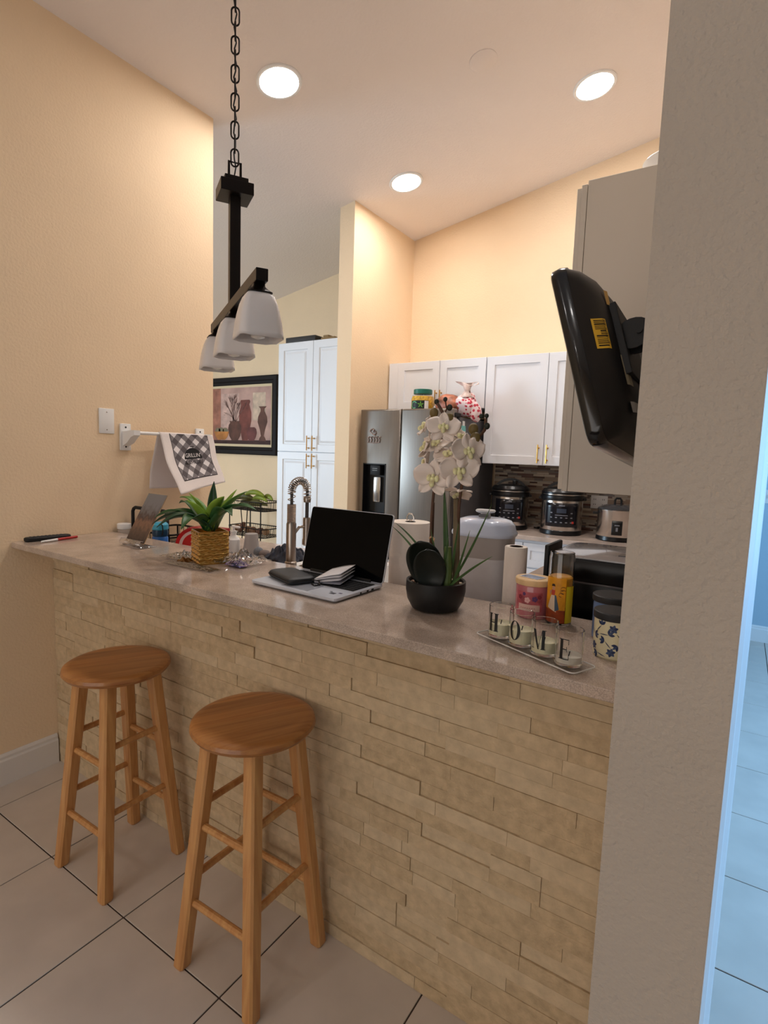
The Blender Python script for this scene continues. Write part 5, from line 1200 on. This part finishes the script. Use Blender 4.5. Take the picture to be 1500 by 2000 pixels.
for i, p in enumerate(cp):
    d = (cp[min(i+1, len(cp)-1)]-cp[max(i-1, 0)]).normalized(); y_ = Vector((0, 1, 0)); x_ = y_.cross(d)
    a = i*2*PI/10.5; pts.append(p+(x_*math.cos(a)+y_*math.sin(a))*.0150)
B().tube(pts, .0019, 6).obj('spring', M_steel2, fc)
hx = 2*AR
B().lathe([(0, AZ-.05), (.014, AZ-.05), (.016, AZ-.035), (.012, AZ-.025), (0, AZ-.02)], 18, (hx, 0, 0)).obj('spring_collar', M_fct, fc)
B().cyl((hx, 0, AZ-.05), (hx, 0, .235), .0075, n=12).obj('wand', mat('hose_grey', (70, 66, 64), .5), fc)
B().lathe([(0, .242), (.014, .242), (.016, .236), (.0155, .155), (.018, .148), (.018, .13), (.012, .124), (0, .124)], 20, (hx, 0, 0)).obj('spray_head', M_fct, fc)
B().tube([(0, 0, .165), (hx*.5, 0, .205), (hx*.86, 0, .205)], .006, 8).obj('holder_arm', M_fct, fc)
B().tube([(0, -.02, .045), (0, -.045, .05), (.02, -.085, .07)], .006, 8).obj('lever', M_fct, fc)

# dark cloth, sponge stones, cup, soap bottle, bag
b = B(); random.seed(4)
def f(u, v):
    x, y = (u-.5)*.19, (v-.5)*.17; e = max(0, 1-((u-.5)**2+(v-.5)**2)*3.8)
    fo_ = abs(math.sin(u*14+3*fbm((u*4, v*4, 1))+v*5))*.5+abs(fbm((u*7, v*7, 2)))*.9
    return (x+.02*fbm((u*5, v*5, 7)), y+.02*fbm((v*5, u*5, 9)), .004+e**.7*.07*(.45+fo_*.8))
b.grid(f, 36, 34); tag(b.obj('dish_cloth', mat('charcoal_cloth', (58, 60, 70), .95), smooth=180, solid=.003, loc=(.835, .640, KZ)), 'crumpled charcoal dish cloth left of the faucet', 'cloth')
for k, (x, y, r_, l_, c) in enumerate(((.735, .600, (.033, .026, .022), 'rounded taupe sponge in front of the dark cloth', (124, 112, 108)), (.672, .615, (.030, .026, .024), 'bluish grey sponge between cup and dark cloth', (120, 122, 128)))):
    tag(lump((0, 0, r_[2]), r_, k*4, .12, 20, 14, 10).obj('sponge', mat('sponge%d' % k, c, .9, bump=.5, bscale=200), smooth=180, loc=(x, y, KZ-.001)), l_, 'sponge')
cu_ = B().lathe([(0, 0), (.030, 0), (.042, .105), (.044, .108), (.0415, .107), (.029, .003), (0, .003)], 26).obj('plastic_cup', mat('milky_cup', (214, 208, 206), .35, trans=.5, ior=1.2), loc=(.625, .600, KZ), rot=(0.0, -.12, 0)); tag(cu_, 'translucent white plastic cup upside down near the sponges', 'cup'); cu_.rotation_euler = (PI, 0, 0); cu_.location = (.632, .610, KZ+.1085)
sb = thing('soap_bottle', 'white soap pump bottle behind the gold planter', 'bottle', (.545, .575, KZ))
B().lathe([(0, 0), (.030, 0), (.032, .006), (.031, .075), (.014, .095), (.014, .105), (0, .106)], 24).obj('bottle', M_white, sb)
B().lathe([(0, .105), (.016, .105), (.016, .116), (.006, .120), (.006, .135), (0, .135)], 16).obj('pump', M_white, sb)
B().box(-.008, .042, -.007, .007, .132, .142, bev=.003).obj('nozzle', M_white, sb)
crumple(.60, .462, .15, .12, .06, 41, 'crumpled clear bag behind the gold planter', M_cello, z=KZ, name='plastic_bag', cat='bag')
# left corner: dish rack, jar, blue bottle, red plate, red box
dr = thing('dish_rack', 'black wire dish rack against the left wall', 'dish rack', (.178, .502, KZ))
b = B().tube([(x, y, .02) for x, y in rrect(.30, .27, .03, 4)], .005, 8, closed=True); b.tube([(x, y, .09) for x, y in rrect(.30, .27, .03, 4)], .005, 8, closed=True)
for k in range(9):
    x = -.13+k*.0325; b.tube([(x, -.135, .09), (x, -.13, .02), (x, .13, .02), (x, .135, .09)], .002, 5)
for sx in (-1, 1):
    for sy in (-1, 1): b.cyl((sx*.13, sy*.12, 0), (sx*.13, sy*.12, .09), .005, n=8)
b.obj('frame', M_wire, dr)
b = B().tube([(-.14, -.135, .09), (-.14, -.135, .185), (-.132, -.135, .198), (-.118, -.135, .205), (.118, -.135, .205), (.132, -.135, .198), (.14, -.135, .185), (.14, -.135, .09)], .0085, 8); b.obj('arch', M_blackm, dr)
wj = thing('jar', 'small white lidded jar at the left wall behind the bar', 'jar', (.040, .318, KZ))
B().lathe([(0, 0), (.029, 0), (.031, .004), (.031, .095), (.027, .10), (0, .10)], 24).obj('jar_body', mat('frost_jar', (190, 176, 164), .2), wj)
B().lathe([(0, .10), (.032, .10), (.033, .102), (.033, .124), (.031, .126), (0, .126)], 24).obj('lid', M_white, wj)
bbt = thing('water_bottle', 'blue water bottle with teal lid and black strap', 'bottle', (.318, .328, KZ))
B().lathe([(0, 0), (.034, 0), (.036, .004), (.036, .085), (.032, .092), (0, .092)], 24).obj('bottle_body', mat('bottle_blue', (48, 110, 190), .3), bbt)
B().lathe([(.030, .09), (.034, .094), (.036, .11), (.034, .126), (0, .127)], 24).obj('dark_collar', mat('bottle_navy', (24, 62, 92), .3), bbt)
B().lathe([(.035, .124), (.038, .128), (.037, .148), (.028, .158), (0, .160)], 24).obj('lid', mat('bottle_teal', (66, 168, 202), .35), bbt)
B().tube([(.030, -.015, .152), (.044, -.018, .148), (.050, -.02, .125), (.046, -.02, .105), (.034, -.015, .10)], .003, 6).obj('strap', M_black, bbt)
rp_ = thing('plate', 'red plate with white ring propped behind the gold planter', 'plate', (.500, .372, KZ+.0705))
rp_.rotation_euler = Vector((.55, -.85, .42)).to_track_quat('Z', 'Y').to_euler()
B().lathe([(0, -.012), (.052, -.012), (.076, .003), (.078, .007), (.075, .006), (.064, -.002)], 44).obj('rim', mat('plate_red', (196, 30, 34), .25), rp_)
B().lathe([(.064, -.002), (.058, -.006), (.052, -.0075)], 44).obj('ring', mat('plate_pink', (236, 206, 200), .25), rp_)
B().lathe([(.052, -.0075), (.03, -.0085), (0, -.009)], 44).obj('well', mat('plate_red', (196, 30, 34), .25), rp_)
rb = thing('storage_tin', 'dark red box behind the red plate', 'box', (.420, .530, KZ), .1)
B().box(-.085, .085, -.05, .05, 0, .115, bev=.004).obj('tin', mat('tin_red', (122, 44, 40), .45), rb, smooth=0)
B().box(-.088, .088, -.053, .053, .108, .124, bev=.004).obj('lid', mat('tin_lid', (150, 36, 36), .4), rb, smooth=0)
print('bricks', nb, 'objects', len(bpy.data.objects))
